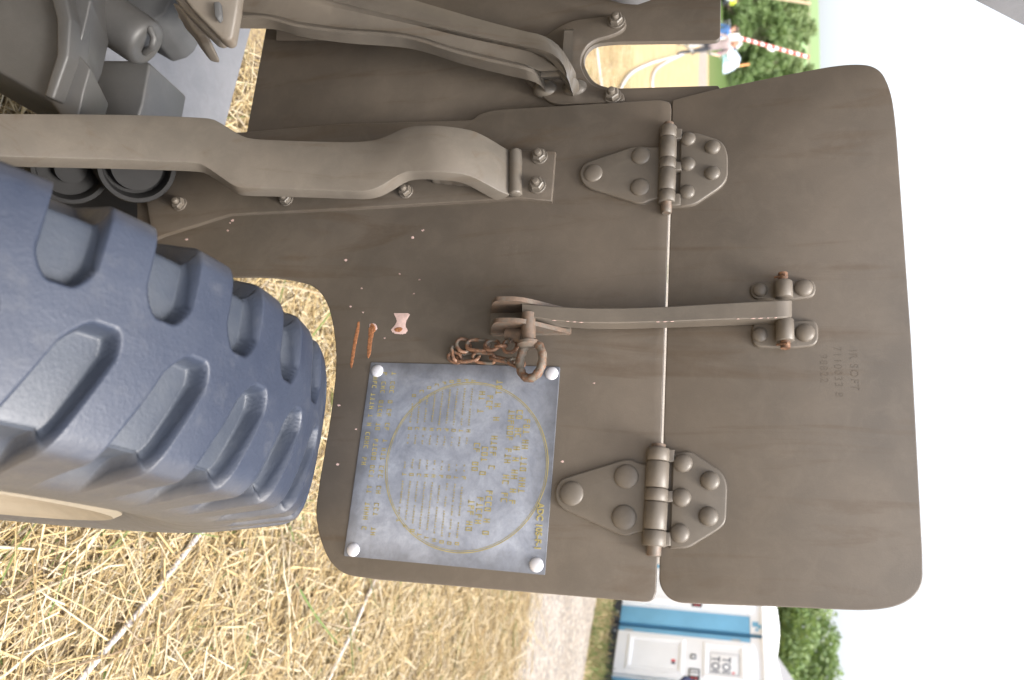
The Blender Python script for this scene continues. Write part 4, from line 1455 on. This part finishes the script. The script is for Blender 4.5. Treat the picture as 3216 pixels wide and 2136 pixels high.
# --- lower arm: one bent bar in front of the shield
top_px = [(-330, 352), (0, 356), (300, 358), (490, 362), (640, 369), (678, 377), (740, 414), (775, 431), (850, 438), (1072, 445), (1160, 441), (1210, 428), (1270, 401), (1330, 393), (1400, 395), (1480, 408), (1530, 430), (1588, 465), (1618, 482)]
bot_px = [(-330, 484), (0, 491), (300, 499), (470, 505), (600, 511), (640, 520), (722, 575), (750, 588), (850, 592), (1072, 600), (1115, 602), (1165, 597), (1205, 579), (1262, 545), (1310, 538), (1400, 541), (1470, 551), (1535, 582), (1575, 604), (1600, 613)]
ht_ = lambda x: .085 + .20 * (max(0, (1200 - x)) / 1200) ** 1.7 if x < 1330 else .085 - .072 * ((x - 1330) / 288) ** 1.9
NA = 90
def arm_line(pts):
    c2 = catmull([Vector((x, y, 0)) for x, y in pts], 5)
    return resample([S(q.x, q.y, ht_(q.x)) for q in c2], NA)
ft, fb = arm_line(top_px), arm_line(bot_px)
tk, e = .022, .0020
dn = [(ft[min(i + 1, NA - 1)] - ft[max(i - 1, 0)]).normalized() for i in range(NA)]
ac = [(fb[i] - ft[i]).normalized() for i in range(NA)]
nm = []
for i in range(NA):
    q = dn[i].cross(ac[i]).normalized()
    nm.append(q if q.dot(NN) > 0 else -q)
lines = [[ft[i] + ac[i] * e for i in range(NA)], [ft[i].lerp(fb[i], .5) for i in range(NA)], [fb[i] - ac[i] * e for i in range(NA)], [fb[i] - ac[i] * e * .3 - nm[i] * e * .3 for i in range(NA)], [fb[i] - nm[i] * e for i in range(NA)], [fb[i] - nm[i] * tk for i in range(NA)],
         [ft[i] - nm[i] * tk for i in range(NA)], [ft[i] - nm[i] * e for i in range(NA)], [ft[i] + ac[i] * e * .3 - nm[i] * e * .3 for i in range(NA)]]
v, f = loft(lines)
ar = mk('lower_arm', v, f, M['arm'], gun, None, 40)
ar['label'] = 'wide flat arm bolted to the shield'
wl = MB()
wp = [S(1619, 473 + i * 3.6, HF + .0125) for i in range(40)]
wl.tube(wp, [.0070] + [.0095] * 38 + [.0070], 12)
wl.build('weld_bead', M['arm'], ar, None, 80)
wp = [S(1362 + i * 4.6, 553 + i * .45 + .8 * math.sin(i * .8), HF + .011) for i in range(32)]
MB().tube(wp, [.008] + [.0105] * 30 + [.008], 12).build('weld_bead', M['arm'], ar, None, 80)

# --- upper arm: forged angle section ending in two toes
Tn = [(560, -150), (1000, -90), (1230, -22), (1299, 0), (1508, 61), (1640, 96), (1703, 111), (1753, 142), (1792, 198), (1812, 240), (1812, 275)]
Mn = [(560, -120), (860, -52), (1072, 9), (1308, 66), (1480, 108), (1640, 143), (1726, 165), (1765, 197), (1782, 236), (1790, 256), (1793, 273)]
Vn = [(560, -90), (908, 0), (1072, 28), (1310, 80), (1453, 106), (1640, 153), (1700, 172), (1735, 195), (1752, 218), (1756, 226), (1758, 230)]
Un = [(560, 20), (840, 44), (931, 66), (1072, 86), (1272, 104), (1435, 150), (1585, 186), (1655, 205), (1690, 222), (1700, 228), (1704, 232)]
Ln_ = [(560, 55), (745, 57), (840, 60), (931, 84), (1072, 103), (1272, 120), (1435, 168), (1585, 205), (1662, 223), (1695, 246), (1708, 277)]
NU = 60
def up_line(pts, hfun, toe=None):
    c2 = catmull([Vector((x, y, 0)) for x, y in pts], 6)
    m_ = len(c2) - 1
    return resample([S(q.x, q.y, hfun(q.x, i / m_)) for i, q in enumerate(c2)], NU)
def hb(x): return .075 + .05 * max(0, (1600 - x) / 1000) if x < 1640 else .075
toe = lambda hh, x, t: hh * (1 - max(0, (t - .78) / .22) ** 1.6) - .004 * max(0, (t - .9) / .1)
lT = up_line(Tn, lambda x, t: toe(hb(x) - .012, x, t) + 0)
lM = up_line(Mn, lambda x, t: toe(hb(x) + .003, x, t))
lV = up_line(Vn, lambda x, t: hb(x) - .007 - .045 * max(0, (t - .8) / .2))
lU = up_line(Un, lambda x, t: hb(x) - .010 - .040 * max(0, (t - .8) / .2))
lL = up_line(Ln_, lambda x, t: toe(hb(x) - .002, x, t))
bk = lambda ln__, d_: [p - NN * d_ for p in ln__]
mb = MB()
lM2 = [lM[i].lerp(lV[i], .10) if i < NU * .8 else lM[i] + SS * .004 for i in range(NU)]
v, f = loft([lT, [p.lerp(q, .5) + NN * .003 for p, q in zip(lT, lM)], lM, bk(lM2, .003), bk(lM2, .022), bk(lT, .018)])
mb.add(v, f)                                                            # upper flange with its toe
v, f = loft([bk(lM2, .002), [p.lerp(q, .4) - NN * .003 for p, q in zip(lM2, lV)], lV, [p.lerp(q, .5) - NN * .001 for p, q in zip(lV, lU)], lU, bk(lU, .014), bk(lV, .014), bk(lM2, .018)])
mb.add(v, f)                                                            # web
lL2 = [p - (TT * .2 + SS * .98) * .0055 for p in lL]
v, f = loft([lL2, lL, bk(lL, .003), bk(lL, .024), bk(lL2, .024)])
mb.add(v, f)                                                            # lower lip with its toe
v, f = loft([lU, lL2, bk(lL2, .016), bk(lU, .012)])
mb.add(v, f)
ua = mb.build('upper_arm', M['arm'], gun, None, 45)
ua['label'] = 'forged upper arm ending in two toes'
for x, y in ((1712, 280), (1806, 278)):
    MB().lathe([(.014, -.002), (.0135, .003), (.010, .007), (.004, .009)], 16, on_shield(x, y, -.002) @ Matrix.Scale(1.35, 4, Vector((0, 1, 0)))).build('weld_bead', M['arm'], ua, None, 70)
# horseshoe plate round the closed end of the slot
hs_px = [(1612, 212, 20), (1690, 292, 40), (1735, 328, 40), (1900, 322, 20), (1962, 318, 25), (1958, 288, 20), (1905, 282, 30), (1848, 262, 40), (1815, 190, 60), (1850, 128, 40), (1930, 108, 30), (1968, 84, 25), (1962, 44, 20), (1890, 52, 30), (1790, 64, 40), (1712, 112, 40)]
hsp = plate('horseshoe_plate', hs_px, -.008, 0.0, M['shield'], gun, .0016)
for x, y, rz_ in ((1936, 68, .3), (1924, 302, .1)):
    place_nut(x, y, 0.0, rz_, 1.0)
MB().add(*loft([[S(1766, 190, .004), S(1772, 92, .004)], [S(1798, 190, .004), S(1800, 92, .004)], [S(1798, 190, .034), S(1800, 96, .034)], [S(1766, 190, .034), S(1772, 96, .034)]])).build('stiffening_rib', M['plain'], hsp, None)
MB().add(*loft([[S(868, 85, -.006), S(1180, 120, -.006)], [S(868, 128, -.006), S(1180, 128, -.006)], [S(868, 128, .02), S(1180, 128, .0)], [S(868, 85, .02), S(1180, 120, .0)]])).build('wedge_bracket', M['shield'], gun, None)
# bracket with a bolt peeping in at the top edge
sb = plate('sight_bracket', [(1860, -80), (1895, -26), (1958, -10), (2000, -8), (2040, -22), (2075, -80)], .01, .025, M['panel'], gun, .002)
MB().lathe([(.009, 0), (.0105, .003), (.0105, .008), (.006, .012)], 16, on_shield(1980, -6, .018) @ Matrix.Rotation(R_(-70), 4, 'Y')).build('bolt', M['panel'], sb)

# --- wheel: big military tyre beside the shield
def tyre():
    xc, yc, psi, zc, R = .046, .671, R_(19.2), .497, .5116
    w, ws = .1005, .126
    prof = [(.0, R), (.045, R - .0012), (.080, R - .0055), (.0960, R - .011), (.1045, R - .020), (.1105, R - .045), (.1185, R - .080), (.1255, R - .120), (.1240, R - .160), (.1130, R - .205), (.0990, R - .232), (.0900, R - .240)]
    half = catmull([Vector((a, r, 0)) for a, r in prof], 7)
    cut = next(i for i, q in enumerate(half) if q.y < R - .07)
    half = resample(half[:cut + 1], 84)[:-1] + resample(half[cut:], 26)
    sec = [Vector((-p.x, p.y, 0)) for p in reversed(half[1:])] + half
    K = len(sec)
    arr = np.array([(p.x, p.y) for p in sec])
    tan = np.gradient(arr, axis=0); tan /= np.linalg.norm(tan, axis=1)[:, None]
    nor = np.stack([-tan[:, 1], tan[:, 0]], 1)
    nor[nor[:, 1] * 1.0 + np.sign(arr[:, 0]) * nor[:, 0] < 0] *= -1
    NT_ = 1620
    th = np.linspace(0, 2 * np.pi, NT_, endpoint=False)
    aa = arr[:, 0]
    # the grid itself follows the slant of the lugs, so their walls stay crisp
    shear = np.where(aa > -.004, -42 * np.clip(aa + .004, 0, .112), 6 * np.clip(-aa - .02, 0, .1))
    T0, A = np.meshgrid(th, aa, indexing='ij')
    T = T0 + np.radians(shear)[None]
    RR = np.broadcast_to(arr[:, 1], T.shape)
    deg = np.degrees(T0)
    def sstep(x, a, b):
        q = np.clip((x - a) / (b - a), 0, 1); return q * q * (3 - 2 * q)
    gsum = np.zeros_like(T)
    for side in (-1, 1):
        a = A * side
        cen = -4.4 if side < 0 else .4
        ph = (deg - cen + 5) % 10 - 5
        tip = .020 if side < 0 else -.002
        along = a - tip
        hw = (1.0 + 1.45 * np.clip(1 - np.clip(1 - along / .026, 0, 1) ** 1.7, 0, 1)) + .2 * np.clip(along / .08, 0, 1)
        inside = sstep(hw - np.abs(ph), -.10, .42) * sstep(along, .0, .0085)
        down = 1 - sstep(R - RR, .050, .095)
        gsum = np.maximum(gsum, inside * down * (a > -.01))
    depth = .021 * gsum
    X = A - depth * nor[None, :, 0]
    Rr = RR - depth * nor[None, :, 1]
    # local frame: z = axle (towards the sidewall on the right), x = up, y = away
    V = np.stack([Rr * np.cos(T), Rr * np.sin(T), X], -1).reshape(-1, 3)
    ii = np.arange(NT_)[:, None]; jj = np.arange(K - 1)[None]
    i2 = (ii + 1) % NT_
    Fq = np.stack([ii * K + jj, ii * K + jj + 1, i2 * K + jj + 1, i2 * K + jj], -1).reshape(-1, 4)
    me = bpy.data.meshes.new('tyre')
    me.vertices.add(len(V)); me.vertices.foreach_set('co', V.reshape(-1).astype(np.float32))
    me.loops.add(Fq.size); me.loops.foreach_set('vertex_index', Fq.reshape(-1).astype(np.int32))
    me.polygons.add(len(Fq)); me.polygons.foreach_set('loop_start', (np.arange(len(Fq)) * 4).astype(np.int32))
    me.polygons.foreach_set('use_smooth', np.ones(len(Fq), dtype=bool))
    me.materials.append(M['rubber'])
    at_ = me.attributes.new('groove', 'FLOAT', 'POINT'); at_.data.foreach_set('value', gsum.reshape(-1).astype(np.float32))
    me.update(calc_edges=True)
    ax = Vector((math.cos(psi), -math.sin(psi), 0)); ey = Vector((math.sin(psi), math.cos(psi), 0))
    Mw = Matrix.Identity(4)
    Mw.col[0] = (0, 0, 1, 0); Mw.col[1] = (*ey, 0); Mw.col[2] = (*ax, 0); Mw.col[3] = (xc, yc, zc, 1)
    bm = bmesh.new(); bm.from_mesh(me); bmesh.ops.recalc_face_normals(bm, faces=bm.faces); bm.to_mesh(me); bm.free()
    wheel = MB().lathe([(.10, -.11), (.262, -.108), (.285, -.118), (.288, -.108), (.262, -.085), (.262, .085), (.280, .102), (.291, .108), (.293, .116), (.284, .122), (.258, .110), (.235, .092), (.20, .07), (.14, .075), (.12, .105), (.09, .125), (.03, .13)], 64).build('wheel', M['wheelpaint'], gun, Mw, 40, recenter=False)
    wheel['label'] = 'road wheel with a chunky military tyre'
    inst('tyre', me, Mw, wheel)
    for k in range(8):
        a = 2 * math.pi * k / 8
        inst('wheel_nut', NUT, Mw @ Matrix.Translation((.165 * math.cos(a), .165 * math.sin(a), .072)), wheel)
tyre()

# --- carriage parts at the lower left of the gun
DS = 1.46
def solid(name, pts, mat, parent, ext, sharp=30, bev=None):
    """flat outline of (px, py, depth) pushed back along ext, all edges rounded"""
    dm = sum(q[2] for q in pts) / len(pts) * DS
    fr = [P(q[0], q[1], dm) for q in pts]
    bkk = [p + Vector(ext) for p in fr]
    n_ = len(fr)
    o = mk(name, fr + bkk, [tuple(range(n_))] + [(i, (i + 1) % n_, n_ + (i + 1) % n_, n_ + i) for i in range(n_)] + [tuple(n_ + i for i in range(n_))[::-1]], mat, parent, None, None)
    bm = bmesh.new(); bm.from_mesh(o.data)
    bmesh.ops.bevel(bm, geom=list(bm.edges), offset=.006 if bev is None else bev, segments=3, profile=.5, affect='EDGES', clamp_overlap=True)
    bm.to_mesh(o.data); bm.free()
    o.data.polygons.foreach_set('use_smooth', np.ones(len(o.data.polygons), dtype=bool))
    o.data.set_sharp_from_angle(angle=R_(42))
    return o
back_v = Vector((.05, .16, -.05))
pn = [(300, -260), (872, -260), (795, 60), (705, 400), (690, 520), (260, 520)]
pv = [G(x, y, .32) for x, y in pn]
v = pv + [p - Vector((0, 0, .006)) for p in pv]
n_ = len(pv)
apron = mk('apron_panel', v, [tuple(range(n_)), tuple(n_ + i for i in range(n_))[::-1]] + [(i, (i + 1) % n_, n_ + (i + 1) % n_, n_ + i) for i in range(n_)], M['panel'], gun)
apron['label'] = 'pale grey flat panel below the shield'
cast = solid('carriage_casting', [(-350, -320, .80), (272, -320, .86), (286, 4, .82), (262, 110, .80), (240, 160, .79), (286, 214, .79), (264, 290, .79), (246, 378, .79), (190, 362, .79), (164, 322, .79), (124, 298, .785), (0, 228, .77), (-350, 30, .74)], M['casting'], gun, (.02, .10, -.06), 30, .004)
cast['label'] = 'grey cast carriage body'
solid('casting_ridge', [(120, -160, .775), (175, -160, .775), (222, 60, .777), (214, 175, .777), (166, 312, .777), (136, 300, .777), (176, 170, .777), (176, 60, .777)], M['casting'], cast, (.0, .05, -.01), 30, .004)
# cylinder with a rounded end
a_, b_ = P(200, -40, .885 * DS), P(446, 128, .885 * DS)
d_ = (b_ - a_).normalized()
cy = MB().tube([a_ - d_ * .1, a_, b_ - d_ * .012, b_ - d_ * .004, b_ + d_ * .004, b_ + d_ * .010, b_ + d_ * .013], [.041, .041, .041, .0408, .0395, .037, .030], 36).build('cross_shaft', M['casting'], gun, None, 50)
cy['label'] = 'round shaft with a domed end'
MB().tube([P(455, 165, .885 * DS), P(478, 150, .875 * DS), P(484, 120, .872 * DS), P(470, 88, .87 * DS)], .006, 10).build('shaft_collar', M['casting'], cy, None, 60)
solid('shaft_housing', [(398, -120, .87), (560, -120, .89), (538, 0, .89), (520, 36, .89), (495, 58, .89), (448, 72, .88), (392, 40, .87)], M['dark'], gun, (.03, .10, -.02), 30, .005)  # housing is in shade here, painted in by the dark material
solid('axle_block', [(262, 196, .92), (320, 188, .92), (452, 188, .92), (472, 198, .92), (448, 330, .93), (430, 380, .93), (240, 420, .93), (250, 330, .92)], M['casting'], gun, (.02, .12, -.02), 30, .005)
# gusset bracket made of two plates
for off, sc_, dpt in ((0, 0, .640), (1, 0, .656)):
    dx, dy = (-26, 4) if off else (0, 0)
    solid('gusset_plate', [(520 + dx, -130 + dy, dpt), (760 + dx * 2, -130 + dy, dpt), (745 + dx * 2, 20 + dy, dpt), (728 + dx, 118 + dy * .3, dpt), (712 + dx, 126, dpt), (694 + dx, 120, dpt), (600 + dx, 22 + dy, dpt), (552 + dx, -40 + dy, dpt)], M['arm'], gun, (.006, .016, -.003), 30, .003)
solid('gusset_block', [(535, 0, .672), (600, 20, .672), (640, 80, .672), (655, 118, .672), (620, 110, .672), (590, 70, .672), (572, 40, .672)], M['arm'], gun, (.02, .04, -.01), 40, .004)
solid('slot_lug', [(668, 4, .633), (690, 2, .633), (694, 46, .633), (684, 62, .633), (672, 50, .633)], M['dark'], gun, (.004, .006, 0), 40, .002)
# axle and round bosses behind the lower arm
M['axle_shade'] = paint_mat('axle_shade_paint', (.022, .022, .023), .75, 0, .2, spec=.25)  # near-black colour carries the shade under the gun on axle and bosses
ax = solid('axle', [(-350, 470, .97), (520, 480, .975), (540, 600, .975), (500, 760, .975), (-350, 640, .97)], M['axle_shade'], gun, (.06, .22, -.06), 30, .01)
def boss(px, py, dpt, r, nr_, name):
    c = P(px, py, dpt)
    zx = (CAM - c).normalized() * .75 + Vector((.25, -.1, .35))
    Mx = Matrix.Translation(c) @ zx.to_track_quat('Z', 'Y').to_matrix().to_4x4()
    return MB().lathe([(r, -.08), (r, 0), (r * .97, .004), (r * .86, .004), (r * .83, -.001), (r * .80, -.018), (r * nr_, -.020), (r * nr_ * .9, .002), (r * .05, .004)], 40, Mx).build(name, M['axle_shade'], gun, None, 40)
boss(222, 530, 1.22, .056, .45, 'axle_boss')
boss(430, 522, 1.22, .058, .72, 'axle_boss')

# --- elevated cradle and tube left of the picture: only an edge shows at the top corner
el = R_(51)
gd = Vector((math.sin(PHI) * math.cos(el), math.cos(PHI) * math.cos(el), math.sin(el)))
side = SS
upv = side.cross(gd).normalized()
if upv.z < 0: upv = -upv
E0 = P(3120, 42, .95)
def gun_box(name, s0, s1, l0, l1, u0, u1, mat, parent=gun):
    q = lambda s_, l_, u_: E0 + side * s_ + gd * l_ + upv * u_
    v = [q(s_, l_, u_) for s_ in (s0, s1) for l_ in (l0, l1) for u_ in (u0, u1)]
    return mk(name, v, [(0, 1, 3, 2), (4, 6, 7, 5), (0, 4, 5, 1), (2, 3, 7, 6), (0, 2, 6, 4), (1, 5, 7, 3)], mat, parent)
cr = gun_box('cradle', -.26, -.006, -.75, .9, -.0, .16, M['panel'])
cr['label'] = 'elevated cradle showing one pale edge at the top corner'
gun_box('cradle_rail', -.008, .006, -.75, -.012, .02, .05, M['panel'], cr)
c_ = E0 + side * -.14 + upv * .26
MB().tube([c_ - gd * .85, c_ - gd * .5, c_ + gd * .3, c_ + gd * 1.4], [.13, .12, .10, .075], 32).build('gun_tube', M['arm'], gun, None, 50)
MB().box((-1.25, -1.3, .45), (-.66, 1.12, 1.75)).build('unseen_carriage_blocker', M['casting'], gun)  # unseen carriage block, added and stretched back to shade the left shield plate

# ------------------------------------------------------------------ render settings
scene.render.engine = 'CYCLES'
scene.render.resolution_x = 1024
scene.render.resolution_y = 680
